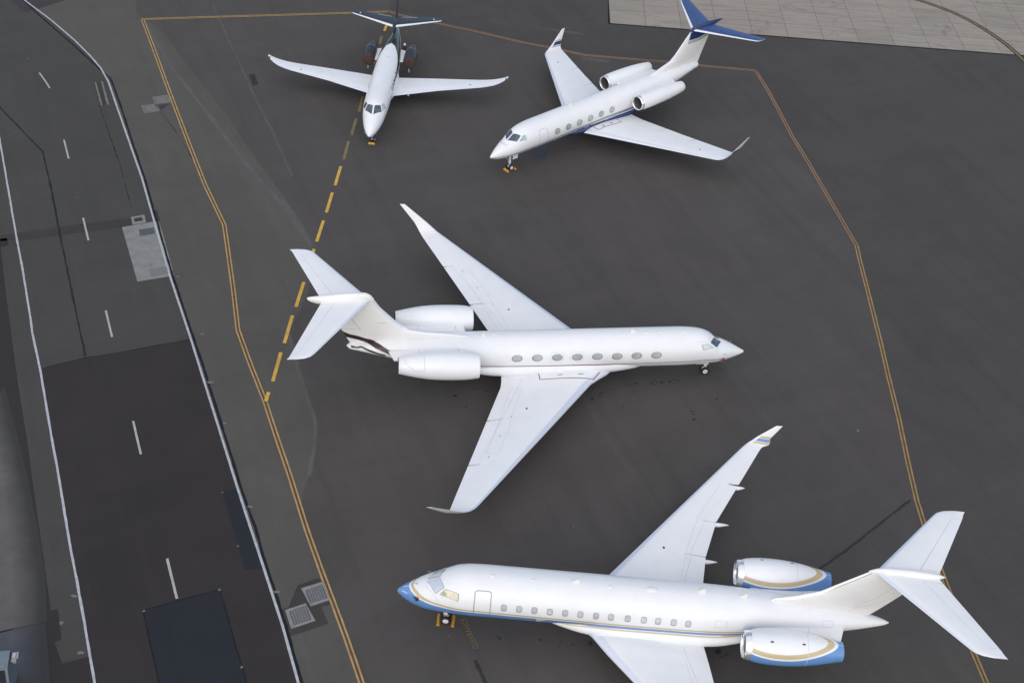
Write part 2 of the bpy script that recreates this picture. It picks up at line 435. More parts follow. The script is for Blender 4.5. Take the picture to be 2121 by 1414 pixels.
def make_wing(secs, side, root, x0, u_let, flaps, aileron, mats, le_c=.06, box=None, dots=(), seams=()):
    """u_let: section index where the upturned tip starts; flaps/aileron: (y0, y1, hinge chord fraction)"""
    w = Wing(secs, side); mb = MB(); g = .002
    cm = min([q[2] for q in flaps] + [aileron[2]])
    w.loft(mb, 0, u_let, 0, cm, 0, nu=10, nc=16, le_mat=1, le_c=le_c)
    segs = sorted([(w.uy(a), w.uy(b), c, 'flap') for a, b, c in flaps] + [(w.uy(aileron[0]), w.uy(aileron[1]), aileron[2], 'aileron')])
    u = 0
    moving = []
    for a, b, c, nm in segs:
        if a - u > .02: w.loft(mb, u, a, cm + .0005, 1, 0, nu=3, nc=5)
        if c > cm + .01: w.loft(mb, a, b, cm + .0005, c - g, 0, nu=3, nc=3)
        f = MB(); du = .007 / max(.4, w.sec(min(a + 1, w.n - 1))[0][1] - w.sec(a)[0][1])
        w.loft(f, a + du, b - du, c + g * .1, 1, 0, nu=6, nc=6); moving.append((nm, f)); u = b
    if u_let - u > .02: w.loft(mb, u, u_let, cm + .0005, 1, 0, nu=3, nc=5)
    for p in seams: w.strip(mb, [w.uc(*q) for q in p], .022, 3)
    for x, y, *rest in dots:
        u_, c_ = w.uc(x, y); q = Vector(w.pt(u_, c_, 1, .004)); q2 = Vector(w.pt(u_, c_, 1, .012)); r_ = rest[0] if rest else .075
        mb.tube(q - (q2 - q), q2, r_, r_ * .93, 10, 2)
    if box:
        P = [w.uc(*q) for q in box]
        for i in range(3): w.strip(mb, [P[i], P[i + 1]], .06, 4, n=14)
        for k in (.3, .66):       # two small black arrows: walk here
            u_, c_ = lerp(P[0][0], P[1][0], .5), lerp(P[1][1], P[2][1], k)
            w.strip(mb, [(u_, c_ + .022), (u_, c_ - .018)], .05, 2, n=4)
            w.patch(mb, [(u_ - .11, c_ - .012), (u_, c_ - .034)], [(u_ + .11, c_ - .012), (u_, c_ - .034)], 2, n=4, m=2)
    wo_ = mb.build('wing', [mats[0], M['deice'], M['dark'], M['seam_soft'], mats[1]], root, 30, x0=x0)
    for nm, f in moving: f.build(nm, [mats[0]], wo_, 30, x0=x0)
    t = MB(); w.loft(t, u_let, w.n - 1, 0, 1, 0, nu=16, nc=14, le_mat=1, le_c=.09, caps=(False, True))
    return w, wo_, t

def revolve_skin(mb, c, yaw, pitch, prof, zones, side, n=72):
    """nacelle skin: prof (s, r) along the axis; zones: function s -> sorted |phi| breakpoints, material list"""
    ax = Vector((math.cos(pitch) * math.cos(yaw), math.sin(yaw) * side, math.sin(pitch))).normalized()
    up = (Vector((0, 0, 1)) - ax * ax.z).normalized(); ou = ax.cross(up); ou = ou if ou.y * side > 0 else -ou
    c = Vector(c)
    def P(s_, r, ph): a = R(ph); return c + ax * s_ + (up * math.cos(a) + ou * math.sin(a)) * r
    if zones is None:
        mb.grid([[P(s_, r, 360 * k / n) for k in range(n)] for s_, r in prof], 0, True)
    else:
        bp, mats = zones; rows = []; mi = []
        for s_, r in prof:
            b = [0] + bp(s_) + [180]; ph = []
            for i in range(len(b) - 1):
                for k in range(12): ph.append(lerp(b[i], b[i + 1], k / 12)); 
            ph.append(180)
            full = ph + [360 - q for q in reversed(ph[1:-1])]
            rows.append([P(s_, r, q) for q in full])
        nn = (len(mats)) * 12
        def mfn(i, j):
            k = j if j < nn else 2 * nn - 1 - j
            return mats[min(k // 12, len(mats) - 1)]
        mb.grid(rows, 0, True, mfn=mfn)
    return P, ax, up, ou

def make_engine(root, x0, side, c, prof, lip_r, mats, yaw=0.0, pitch=0.0, zones=None, pylon=None, cover=None, lip_mat=None, seams=True, bolts=(), doors=()):
    """c: intake centre (y on the left side), prof: outer skin from just behind the lip"""
    c = (c[0], c[1] * side, c[2]); mb = MB()
    P, ax, up, ou = revolve_skin(mb, c, yaw, pitch, prof, zones, side)
    s0, r0 = prof[0]; s1, r1 = prof[-1]; c_v = Vector(c)
    if seams:
        for s_ in seams:
            i = max(k for k in range(len(prof)) if prof[k][0] <= s_); a, b = prof[i], prof[min(i + 1, len(prof) - 1)]
            r = lerp(a[1], b[1], (s_ - a[0]) / ((b[0] - a[0]) or 1)) + .004
            mb.grid([[P(q, r, ph) for ph in lin(0, 360, 61)] for q in (s_ - .011, s_ + .011)], len(mats))
    for dl in doors:
        Dp = resample(dl, 60); ri = lambda q: next((lerp(a[1], b[1], (q - a[0]) / (b[0] - a[0])) for a, b in zip(prof, prof[1:]) if a[0] <= q <= b[0]), r1) + .004
        Q = [P(q, ri(q), ph) for q, ph in Dp]; rows = []
        for k in range(len(Q)):
            d = Q[min(k + 1, len(Q) - 1)] - Q[max(k - 1, 0)]; rad = Q[k] - (c_v + ax * Dp[k][0]); t_ = d.cross(rad)
            t_ = t_.normalized() * .010 if t_.length > 1e-9 else Vector((0, 0, 0)); rows.append([Q[k] - t_, Q[k] + t_])
        mb.grid(rows, len(mats) + 2)
    for s_, ph in bolts:
        i = max(k for k in range(len(prof)) if prof[k][0] <= s_); r = prof[i][1] * 1.0
        q = [P(s_ + a, r + .012, ph + b) for a, b in ((-.08, -2.4), (.08, -2.4), (.08, 2.4), (-.08, 2.4))]
        mb.add(q, [(0, 1, 2, 3)], len(mats) + 1)
    # tail end: rounded edge, inner wall
    mb.grid([[P(s_, r, 360 * k / 48) for k in range(48)] for s_, r in ((s1, r1), (s1 + .012, r1 - .02), (s1 - .02, r1 - .045), (s1 - .6, r1 - .10))], len(mats) + 1, True, False, True)
    en = mb.build('engine', list(mats) + [M['seam_soft'], M['dark'], M['seam']], root, 40, x0=x0)
    if cover is None:
        lp = MB()
        lp.grid([[P(s_, r, 360 * k / 56) for k in range(56)] for s_, r in ((s0, r0 + .003), (s0 * .45, lerp(lip_r, r0, .72)), (.03, lip_r + .035), (0, lip_r + .005), (.015, lip_r - .03), (.09, lip_r - .055), (.22, lip_r - .06))], 0, True)
        lp.build('intake_lip', lip_mat or M['chrome'], en, 60, x0=x0)
        fn = MB()
        fn.grid([[P(s_, r, 360 * k / 40) for k in range(40)] for s_, r in ((.2, lip_r - .058), (.5, lip_r - .04), (.85, lip_r - .03))], 0, True, False, True)
        nb = 22; rr = lip_r - .05
        for k in range(nb):
            a0 = 360 * k / nb
            fn.add([P(.72, rr * .25, a0), P(.72, rr, a0 + 9), P(.80, rr, a0 + 22), P(.80, rr * .25, a0 + 15)], [(0, 1, 2, 3)], 1)
        fn.grid([[P(s_, r, 360 * k / 24) for k in range(24)] for s_, r in ((.45, .01), (.52, .08), (.62, .15), (.74, .2))], 1, True, True)
        fn.build('intake_fan', [M['duct'], M['fan']], en, 40, x0=x0)
    else:
        cv = MB()
        cv.grid([[P(s_, r, 360 * k / 40) for k in range(40)] for s_, r in ((.55, r0 + .03), (.2, r0 + .035), (.03, lip_r + .03), (-.02, lip_r - .03), (-.035, lip_r * .5), (-.03, .02))], 0, True, False, True)
        a = P(-.03, lip_r * .98, 180)
        cv.box((a.x - .02, a.y, a.z - .17), (.02, .035, .36), 1)
        cv.build('intake_cover', [M['cover'], M['hub']], en, 50, x0=x0)
    if pylon:
        xa, xb, z, y_in, y_out, th, pm = pylon
        pw = Wing([((xa, y_in, z), (xb, y_in, z), th, 0), ((xa + .1, y_out, z), (xb - .35, y_out, z), th, 0)], side)
        pb = MB(); pw.loft(pb, 0, 1, 0, 1, 0, nu=3, nc=14)
        for cc in (.12, .62): pw.strip(pb, [(0.05, cc), (.95, cc)], .025, 1, n=4)
        pb.build('engine_pylon', [pm, M['seam']], en, 30, x0=x0)
    return en

def wheel(par, c, r, w, x0, hubm):
    mb = MB(); n = 28
    mb.lathe((c[0], c[1] - w / 2, c[2]), (0, 1, 0), [(.02, .6 * r, 0), (0, .82 * r, 0), (.03, .94 * r, 0), (.28 * w, r, 0), (.72 * w, r, 0), (w - .03, .94 * r, 0), (w, .82 * r, 0), (w - .02, .6 * r, 0)], n)
    for s in (0, 1):
        y = -w / 2 + .02 if s == 0 else w / 2 - .02; d = -1 if s == 0 else 1
        mb.lathe((c[0], c[1] + y, c[2]), (0, d, 0), [(0, .6 * r, 1), (.012, .56 * r, 1), (-.01, .34 * r, 1), (.03, .22 * r, 2), (.035, .01, 2)], n)
    return mb.build('wheel', [M['rubber'], hubm, M['rim']], par, 40, x0=x0)

def gear(root, x0, name, x, y, ztop, r, w, gap, door=None, fat=.07):
    mb = MB()
    mb.tube((x, y, r), (x - .05, y, ztop), fat * .75, fat, 14, 0)
    mb.tube((x, y, r + .32), (x - .03, y, ztop), fat * 1.25, fat * 1.35, 14, 1)
    mb.tube((x, y - gap, r), (x, y + gap, r), fat * .7, None, 12, 0)
    mb.tube((x - .03, y, r + .55), (x - .75, y, ztop), fat * .5, None, 10, 0)
    mb.tube((x - .12, y, r + .15), (x - .12, y, r + .55), fat * .4, None, 8, 0)
    mb.tube((x - .12, y - .1, r + .5), (x - .12, y + .1, r + .5), fat * .55, None, 8, 1)
    if door:
        for s in (-1, 1): mb.box((x + door[0], y + s * door[1], ztop - door[3] / 2), (door[2], .03, door[3]), 1)
    g = mb.build(name, [M['steel'], M['white']], root, 40, x0=x0)
    for s in (-1, 1): wheel(g, (x, y + s * gap, r), r, w, x0, M['hub'])
    return g

def blade(mb, B, x, th, L, h, mi=0):
    """swept blade antenna on the crown"""
    p = Vector(B.pt(x, th)); n = Vector(B.nrm(x, th)); q = Vector((1, 0, 0)); s = n.cross(q).normalized() * .03
    a = [p - q * L / 2 - n * .02, p + q * L / 2 - n * .02, p + q * L * .55 + n * h, p + q * L * .15 + n * h]
    vs = [v - s for v in a] + [v + s for v in a]
    vs[2] = a[2] - s * .4; vs[3] = a[3] - s * .4; vs[6] = a[2] + s * .4; vs[7] = a[3] + s * .4
    mb.add(vs, [(0, 1, 2, 3), (7, 6, 5, 4), (0, 4, 5, 1), (1, 5, 6, 2), (2, 6, 7, 3), (3, 7, 4, 0)], mi)

def dome(mb, B, x, th, hx, hy, h, mi=0):
    n = Vector(B.nrm(x, th)); p = Vector(B.pt(x, th)); q = Vector((1, 0, 0)); s = n.cross(q).normalized()
    rows = []
    for k, e in ((1.0, -.01), (.95, .35), (.75, .75), (.45, .95), (.02, 1.0)):
        rows.append([p + q * hx * k * math.cos(2 * math.pi * j / 20) + s * hy * k * math.sin(2 * math.pi * j / 20) + n * h * e for j in range(20)])
    mb.grid(rows, mi, True, False, True)

def pitot(root, x0, B, x, th, cover=None, name='pitot_probe'):
    p = Vector(B.pt(x, th)); n = Vector(B.nrm(x, th)); mb = MB()
    k = p + n * .09
    mb.tube(p, k, .018, .014, 8, 0); mb.tube(k + Vector((.04, 0, 0)), k - Vector((.15, 0, 0)), .014, .009, 8, 0)
    if cover: mb.tube(k - Vector((.22, 0, 0)), k + Vector((.02, 0, -.02)), .05, .04, 8, 1); mb.box(tuple(k + Vector((-.04, 0, -.14))), (.16, .03, .24), 1)
    return mb.build(name, [M['rim'], M['red'] if cover is None or cover == 'red' else M['cover']], root, 40, x0=x0)

def antennas(root, x0, B, blades=(), domes=()):
    for q in blades: m = MB(); blade(m, B, *q); m.build('antenna', M['antenna'], root, 40, x0=x0)
    for q in domes: m = MB(); dome(m, B, *q); m.build('antenna', M['antenna'], root, 40, x0=x0)

def jet(name, pose, x0, label):
    X, Y, a = pose
    o = bpy.data.objects.new(name, None); COL.objects.link(o)
    o.empty_display_size = 2
    o.location = (X - math.cos(a) * x0, Y - math.sin(a) * x0, 0); o.rotation_euler = (0, 0, a)
    return tag(o, label, 'jet', 'business jets parked on the apron')

def fin_and_tail(root, x0, fin_secs, rud_c, fin_mats, stab_secs, elev, stab_mat, bullet=None, bullet_mats=None, fin_paint=None, le_c=.05, stab_le=.07, stab_extra=None):
    f = Wing(fin_secs, 1, True); mb = MB()
    u_r = elev[3]                                    # section where the rudder starts
    f.loft(mb, 0, u_r, 0, 1, 0, nu=8, nc=16, le_mat=1, le_c=.02)
    f.loft(mb, u_r, f.n - 1, 0, rud_c, 0, nu=8, nc=16, le_mat=1, le_c=le_c)
    if fin_paint: fin_paint(f, mb)
    fo = mb.build('tail_fin', fin_mats, root, 30, x0=x0)
    rb = MB(); f.loft(rb, u_r + .02, f.n - 1, rud_c + .008, 1, 0, nu=8, nc=6); rb.build('rudder', fin_mats, fo, 30, x0=x0)
    if bullet:
        bb = MB(); body_mesh(bb, bullet, 60, 28, 0); bb.build('tail_bullet', bullet_mats, fo, 40, x0=x0)
    for side in (1, -1):
        w = Wing(stab_secs, side); sb = MB(); ua, ub, c = w.uy(elev[0]), w.uy(elev[1]), elev[2]
        w.loft(sb, 0, w.n - 1, 0, c, 0, nu=10, nc=14, le_mat=1, le_c=stab_le)
        if ua > .02: w.loft(sb, 0, ua, c + .0005, 1, 0, nu=2, nc=5)
        w.loft(sb, ub, w.n - 1, c + .0005, 1, 0, nu=4, nc=5)
        if stab_extra: stab_extra(w, sb, side)
        so_ = sb.build('horizontal_stabilizer', [stab_mat, M['deice'] if stab_le < .08 else M['white'], M['dark'], M['white']], root, 30, x0=x0)
        eb = MB(); w.loft(eb, ua + .004, ub - .004, c + .006, 1, 0, nu=8, nc=6)
        eb.build('elevator', [stab_mat], so_, 30, x0=x0)
    return f

# ================================================================== jet with maroon tail stripes (middle of the apron)
A = BODY['A']; x0 = 16.5
ra = jet('business_jet', (16.40516, 66.65943, 0.1762042), x0, 'white jet with two dark brown slashes under its tail and eight oval windows')
mb = MB(); body_mesh(mb, A)
AL = [(1.75, -97), (2.1, -100), (3.0, -103), (3.95, -104.5), (5.9, -105.5), (8.8, -106.5), (11.6, -107), (14.5, -106), (17.3, -102), (19.2, -97.5), (20.6, -95)]
for s in (1, -1):
    line(mb, A, [(x, s * t) for x, t in AL], .055, 1, n=80)
    line(mb, A, [(x, s * (t - 3)) for x, t in AL[5:]], .03, 2, n=60)
    ribbon(mb, A, [(24.42, s * -79), (25.05, s * -57), (25.36, s * -41), (25.72, s * -16), (25.9, s * -5)], [(24.48, s * -86), (24.86, s * -90), (25.49, s * -71), (25.86, s * -57), (26.17, s * -33), (26.5, s * -5)], 3, n=60, m=6)
    ribbon(mb, A, [(25.2, s * -98), (25.74, s * -90), (26.3, s * -69), (26.82, s * -40), (27.12, s * -52), (27.5, s * -33)], [(25.25, s * -117), (25.74, s * -108), (26.3, s * -92), (26.8, s * -62), (27.05, s * -72), (27.45, s * -74)], 3, n=60, m=5)
line(mb, A, [(2.95, 44), (2.92, 20), (2.90, 0), (2.92, -20), (2.95, -44)], .03, 4, n=40)
line(mb, A, [(4.05, -42), (3.4, -37), (3.1, -36)], .02, 4, n=12)
mb.build('fuselage', [M['white'], M['redline'], M['pinkline'], M['maroon'], M['seam_soft']], ra, 40, x0=x0)
for i, x in enumerate((16.44, 15.07, 13.70, 12.33, 10.95, 9.58, 8.22, 6.84)):
    th = -74.5 if i < 3 else (-75.2 if i < 5 else -76.2)
    window(A, x, th, .37, 10.8, 2.15, M['pane'], M['rim'], ra, x0, 1.5)
for i, x in enumerate((13.70, 12.33)):
    h = MB(); line(h, A, [(x + e[0] * .45, -75 + e[1] * 16) for e in oval(1, 1, 40, 5)], .022, 0, .004, 60, True)
    h.build('emergency_exit', [M['seam_soft']], ra, None, x0=x0)
for s in (1, -1):
    quad_window(A, [(2.97, s * 36), (2.47, s * 46), (2.00, s * 8), (2.55, s * 2.2)], M['glass_slate'], M['rim'], ra, x0, 'windshield', .04)
    quad_window(A, [(3.66, s * 48), (3.16, s * 43), (2.74, s * 51), (3.50, s * 66)], M['glass_mint'], M['rim'], ra, x0, 'cockpit_window', .13)
fb = Body([(6.9, 1.5, 2.3, .5), (7.6, 1.22, 2.35, .93), (8.6, 1.10, 2.45, 1.22), (10, 1.0, 2.55, 1.43), (11.5, .95, 2.6, 1.52), (16.6, .95, 2.6, 1.54), (17.8, 1.0, 2.55, 1.50), (18.8, 1.14, 2.5, 1.38), (20.0, 1.45, 2.4, 1.05), (20.8, 1.75, 2.3, .6)])
mb = MB(); body_mesh(mb, fb, 70, 48)
for s in (1, -1): line(mb, fb, [(9.3, s * 65), (9.7, s * 63.4), (11.63, s * 60.1), (14.46, s * 58.6), (17.25, s * 56.2), (18.95, s * 55.5)], .06, 1, .005, 60)
mb.build('belly_fairing', [M['white'], M['redline']], ra, 40, x0=x0)
SA = [((9.25, .6, 1.40), (17.3, .6, 1.36), .12, 0), ((10.15, 1.55, 1.46), (17.45, 1.55, 1.42), .12, 0), ((10.75, 2.0, 1.50), (17.5, 2.0, 1.47), .115, 0), ((11.47, 2.6, 1.54), (17.62, 2.6, 1.52), .11, 0),
      ((14.7, 6.66, 1.80), (19.18, 6.66, 1.80), .105, 0), ((20.15, 13.5, 2.25), (21.82, 13.5, 2.26), .10, 2), ((20.42, 13.82, 2.29), (21.93, 13.82, 2.30), .10, 12), ((20.75, 14.12, 2.40), (22.06, 14.12, 2.40), .095, 30),
      ((21.1, 14.38, 2.62), (22.2, 14.36, 2.6), .09, 50), ((21.5, 14.58, 2.92), (22.4, 14.56, 2.9), .09, 62), ((23.12, 15.22, 4.13), (23.5, 15.22, 4.16), .08, 66)]
for s in (1, -1):
    w, wo_, t = make_wing(SA, s, ra, x0, 5, [(1.9, 5.95, .80), (5.97, 10.05, .80)], (10.1, 13.3, .78), [M['white'], M['redline']], .085,
        box=[(14.93, 1.53), (14.93, 2.2), (11.25, 2.25), (10.72, 1.62)] if s < 0 else None, dots=[(16.2, 5.1), (17.29, 5.76, .035), (18.22, 7.57, .035), (19.16, 9.48, .035)],
        seams=[[(16.3, 3.0), (17.35, 6.0)], [(17.35, 6.0), (18.55, 9.3)], [(17.35, 6.0), (18.05, 5.8)], [(18.55, 9.3), (19.25, 9.1)], [(16.3, 3.0), (16.95, 2.8)], [(18.05, 5.8), (19.25, 9.1)], [(17.0, 2.9), (18.05, 5.8)]])
    if s < 0: w.patch(t, [(6.4, .5), (8.6, .98)], [(6.9, .5), (8.9, .98)], 3, -1, n=10, m=3)
    t.build('winglet', [M['cream'], M['deice'], M['white'], M['rim']], wo_, 40, x0=x0)
prA = [(.30, .86), (.5, .90), (.9, .935), (1.5, .955), (2.2, .955), (2.9, .93), (3.5, .88), (4.1, .79), (4.6, .695), (5.0, .61), (5.3, .545)]
for s in (1, -1):
    make_engine(ra, x0, s, (19.15, 2.42, 3.40), prA, .80, [M['white']], yaw=-.01, pitch=.03, pylon=(19.75, 25.05, 3.50, .85, 1.85, .05, M['white']), seams=(), lip_mat=M['white'], doors=([(3.65, 5), (3.65, 76), (4.4, 76), (4.4, 60), (4.62, 60), (4.72, 44), (4.85, 40), (4.9, 2)],))
def fpA(f, mb):
    for up in (1, -1):
        a = [f.uc(25.85, 3.72), f.uc(26.45, 3.95), f.uc(27.2, 4.28), f.uc(28.02, 4.66)]; b = [f.uc(26.35, 3.50), f.uc(26.6, 3.70), f.uc(27.1, 3.88), f.uc(27.78, 4.12)]
        f.patch(mb, a, b, 3, up, n=24, m=4); f.strip(mb, [f.uc(23.05, 5.55), f.uc(23.7, 5.6)] if 0 else [f.uc(25.15, 5.35), f.uc(25.75, 5.37)], .06, 2, up, n=4)
FA = [((21.0, 0, 3.5), (27.45, 0, 3.45), .05, 0), ((19.3, 0, 3.88), (27.68, 0, 3.9), .045, 0), ((21.2, 0, 4.22), (27.83, 0, 4.2), .05, 0), ((22.5, 0, 4.36), (27.9, 0, 4.35), .065, 0), ((23.6, 0, 4.6), (28.0, 0, 4.6), .085, 0), ((24.46, 0, 5.3), (28.3, 0, 5.3), .10, 0), ((25.53, 0, 6.55), (28.85, 0, 6.55), .10, 0), ((25.95, 0, 7.25), (29.15, 0, 7.2), .11, 0)]
TA = [((26.2, .05, 7.18), (29.25, .05, 7.18), .09, 0), ((26.45, .4, 7.18), (29.4, .4, 7.18), .09, 0), ((29.75, 5.15, 7.2), (31.17, 5.15, 7.2), .09, 0), ((29.98, 5.38, 7.2), (31.26, 5.38, 7.2), .085, 0), ((30.3, 5.52, 7.2), (31.36, 5.52, 7.2), .07, 0), ((30.75, 5.58, 7.2), (31.4, 5.58, 7.2), .05, 0)]
BA = Body([(25.95, 7.1, 7.3, .06), (26.2, 6.98, 7.62, .17), (26.6, 6.92, 7.78, .24), (27.3, 6.9, 7.78, .27), (28.3, 6.9, 7.7, .26), (29.3, 6.95, 7.6, .21), (30.0, 7.18, 7.53, .12), (30.2, 7.35, 7.48, .05)])
fin_and_tail(ra, x0, FA, .70, [M['cream'], M['deice'], M['seam_soft'], M['maroon']], TA, (.42, 5.1, .70, 4.3), M['white'], BA, [M['cream']], fpA)
gear(ra, x0, 'nose_gear', 2.72, 0, 1.4, .29, .2, .2, (.35, .3, .9, .35))
for s in (1, -1): gear(ra, x0, 'main_gear', 16.3, 2.2 * s, 1.5, .44, .3, .28, None, .1)
antennas(ra, x0, A, [(8.3, 0, .42, .24), (18.6, 0, .35, .2)], [(4.7, -3, .10, .08, .05), (6.4, -3, .14, .10, .05), (7.4, -4, .18, .12, .04), (9.2, -6, .09, .09, .04), (17.9, 4, .1, .08, .05)])
pitot(ra, x0, A, 2.0, -97, 'red', 'pitot_probe'); pitot(ra, x0, A, 1.85, -72); pitot(ra, x0, A, 1.2, 40); pitot(ra, x0, A, 1.45, 62)

# ================================================================== jet with the blue nose (front of the photo)
B = BODY['B']; x0 = 16.0
rb_ = jet('business_jet', (-5.10467, 42.92685, 3.1455863), x0, 'white jet with a light blue nose, gold stripes and blue engine pods')
mb = MB(); body_mesh(mb, B)
gT = [(.89, 0), (.905, 8.7), (1.01, 24), (1.30, 47), (1.60, 60), (2.0, 70.6), (2.76, 83), (3.37, 88), (4.26, 90), (5.34, 91.4), (7.76, 92.8), (10, 94.4), (12.24, 95), (15.2, 94.2), (17.2, 93), (19.2, 90), (20.5, 88)]
gB = [(.75, 0), (.765, 11), (.89, 34), (1.205, 57.5), (1.43, 65.5), (2.0, 76.5), (2.77, 88.8), (3.37, 93), (4.27, 94.7), (5.34, 95.8), (7.77, 97.8), (10, 99.5), (12.26, 100.3), (15.23, 98.8), (17.2, 98.4), (19.2, 94.6), (20.5, 92.6)]
bT = [(.64, 0), (.656, 8.6), (.80, 37), (1.15, 62.9), (1.45, 73), (2.0, 83), (2.77, 93), (3.37, 97), (4.27, 98.6), (5.34, 99.8), (7.78, 101.4), (10, 102.5), (12.26, 103.4), (15.25, 102.2), (17.2, 102), (19.2, 98.4), (20.5, 96.5)]
bB = [(.02, 3), (.03, 60), (.05, 120), (.1, 179), (.6, 179), (1.0, 179), (2.0, 179), (3.0, 179), (4.2, 179), (5.3, 179), (7.7, 179), (8.3, 140), (9.2, 114), (11.0, 110), (12.3, 109), (15.2, 107.5), (17.2, 106), (19.2, 103), (20.5, 101)]
for s in (1, -1):
    m_ = lambda L: [(x, s * t) for x, t in L]
    ribbon(mb, B, m_(gT), m_(gB), 1, n=140, m=3)
    # blue: a cap over the radome, the underside, then a band
    ribbon(mb, B, m_([(.64, .01), (.66, 12), (.79, 36), (1.13, 62), (1.45, 73)]), m_([(.015, .01), (.015, 12), (.015, 36), (.015, 62), (.015, 73)]), 2, n=40, m=24)
    ribbon(mb, B, m_([(1.45, 73), (2.0, 83), (2.77, 93), (3.37, 97), (4.27, 98.6), (5.34, 99.8), (7.78, 101)]), m_([(1.45, 180), (2.0, 180), (2.77, 180), (3.37, 180), (4.27, 180), (5.34, 180), (7.78, 180)]), 2, n=60, m=16)
    ribbon(mb, B, m_([(.015, 73), (.35, 73), (.8, 73), (1.45, 73)]), m_([(.015, 180), (.35, 180), (.8, 180), (1.45, 180)]), 2, n=40, m=16)
    ribbon(mb, B, m_([(7.76, 101.4), (10, 102.5), (12.26, 103.4), (15.25, 102.2), (17.2, 102), (19.2, 98.4), (20.5, 96.5)]), m_([(7.76, 180), (8.4, 135), (9.0, 115), (10.05, 114.6), (12, 116.5), (15.3, 116), (17.3, 114), (19.0, 104.5), (20.5, 101)]), 2, n=80, m=6)
    ribbon(mb, B, m_([(18.0, 112), (19.0, 108), (20.5, 104.5)]), m_([(18.0, 119), (19.0, 114), (20.5, 108.5)]), 1, n=24, m=3)
    line(mb, B, m_([(.30, 40), (.55, 52), (.62, 54)]), .03, 3, .008, n=8)
line(mb, B, [(.33, 0), (.62, 6)], .03, 3, .008, n=6)
for s in (1,):
    line(mb, B, [(17.75 + e[0] * .32, 70 + e[1] * 9) for e in oval(1, 1, 24, 9)], .015, 4, .004, 50, True)
    line(mb, B, [(23.6 + e[0] * .32, 62 + e[1] * 13) for e in oval(1, 1, 24, 9)], .015, 4, .004, 50, True)
line(mb, B, [(2.55, 62), (2.62, 33), (2.40, 15), (2.36, 0), (2.40, -15), (2.62, -33), (2.55, -62)], .035, 5, .003, 60)
line(mb, B, [(2.4, 70), (2.1, 50), (1.62, 20), (1.6, 0), (1.62, -20), (2.1, -50), (2.4, -70)], .03, 5, .003, 60)
mb.build('fuselage', [M['white'], M['gold'], M['sky_blue'], M['hub'], M['pinkline'], M['seam_soft']], rb_, 40, x0=x0)
for x in (5.95, 6.78, 7.61, 8.45, 9.28, 10.11, 10.96, 11.77, 12.68, 13.56, 14.33, 15.18, 15.97):
    window(B, x, 74.8, .165, 9, 3.2, M['pane_grey'], M['rim_grey'], rb_, x0, 1.4)
for s in (1, -1):
    quad_window(B, [(2.32, s * 1.8), (1.64, s * 3), (2.18, s * 47.5), (2.65, s * 31)], M['glass_lilac'] if s > 0 else M['glass_pale'], M['rim'], rb_, x0, 'windshield', .07)
    quad_window(B, [(2.38, s * 49.5), (2.70, s * 36.5), (3.48, s * 49.5), (3.46, s * 68)], M['glass_cream'] if s > 0 else M['glass_pale'], M['rim'], rb_, x0, 'cockpit_window', .09)
mb = MB(); ribbon(mb, B, [(2.46, 50.5), (2.62, 43)], [(2.78, 57), (2.80, 47)], 0, n=6, m=4, off=.010); mb.build('window_blind', M['glass_olive'], rb_, None, x0=x0)
dm = MB(); D_ = [(4.33, 106), (4.33, 44), (4.40, 40.5), (4.5, 39.8), (5.05, 39.8), (5.15, 40.5), (5.22, 44), (5.22, 107)]
line(dm, B, D_, .05, 0, .007, 90); dm.build('cabin_door', [M['rim_grey'], M['white']], rb_, None, x0=x0)
fbB = Body([(8.0, 1.75, 2.3, .4), (8.6, 1.55, 2.4, .92), (9.4, 1.42, 2.5, 1.2), (10.4, 1.24, 2.62, 1.42), (11.5, 1.12, 2.72, 1.54), (13, 1.05, 2.78, 1.60), (16.3, 1.05, 2.78, 1.60), (17.5, 1.12, 2.75, 1.55), (18.7, 1.35, 2.7, 1.36), (19.8, 1.65, 2.62, 1.02), (20.6, 1.95, 2.5, .5)])
mb = MB(); body_mesh(mb, fbB, 80, 56)
for s in (1, -1):
    ribbon(mb, fbB, [(8.9, s * 74), (9.32, s * 70), (10.05, s * 64), (10.8, s * 59.4), (12.3, s * 58.8), (15.3, s * 57.1), (17.26, s * 57.2), (19.1, s * 57.2)], [(8.9, s * 78), (9.32, s * 75.5), (10.05, s * 69), (10.8, s * 64.2), (12.3, s * 63.4), (15.3, s * 61.8), (17.26, s * 61.4), (19.1, s * 61)], 1, n=60, m=3)
    ribbon(mb, fbB, [(8.6, s * 62), (10.05, s * 53.5), (12.3, s * 50.5), (15.3, s * 49.6), (17.25, s * 50.4), (19.1, s * 51.4)], [(8.6, s * 80), (9.0, s * 74), (10.06, s * 60.6), (12.3, s * 56.5), (15.3, s * 55), (17.26, s * 54.6), (19.1, s * 55)], 2, n=60, m=4)
mb.build('belly_fairing', [M['white'], M['gold'], M['sky_blue']], rb_, 40, x0=x0)
SB = [((9.9, .6, 1.58), (17.05, .6, 1.52), .12, 0), ((10.92, 1.5, 1.66), (17.12, 1.5, 1.60), .12, 0), ((11.77, 2.69, 1.77), (17.3, 2.69, 1.72), .115, 0), ((13.4, 4.7, 1.95), (17.57, 4.7, 1.90), .11, 0), ((15.49, 7.29, 2.18), (18.34, 7.29, 2.14), .105, 0), ((20.28, 13.22, 2.70), (21.46, 13.22, 2.68), .10, 2),
      ((20.5, 13.45, 2.74), (21.62, 13.4, 2.71), .10, 10), ((20.68, 13.6, 2.80), (22.0, 13.55, 2.76), .09, 25), ((20.95, 13.72, 2.95), (22.08, 13.68, 2.90), .09, 42), ((21.2, 13.85, 3.12), (22.06, 13.82, 3.07), .09, 56), ((22.38, 14.3, 3.80), (22.78, 14.32, 3.80), .08, 60)]
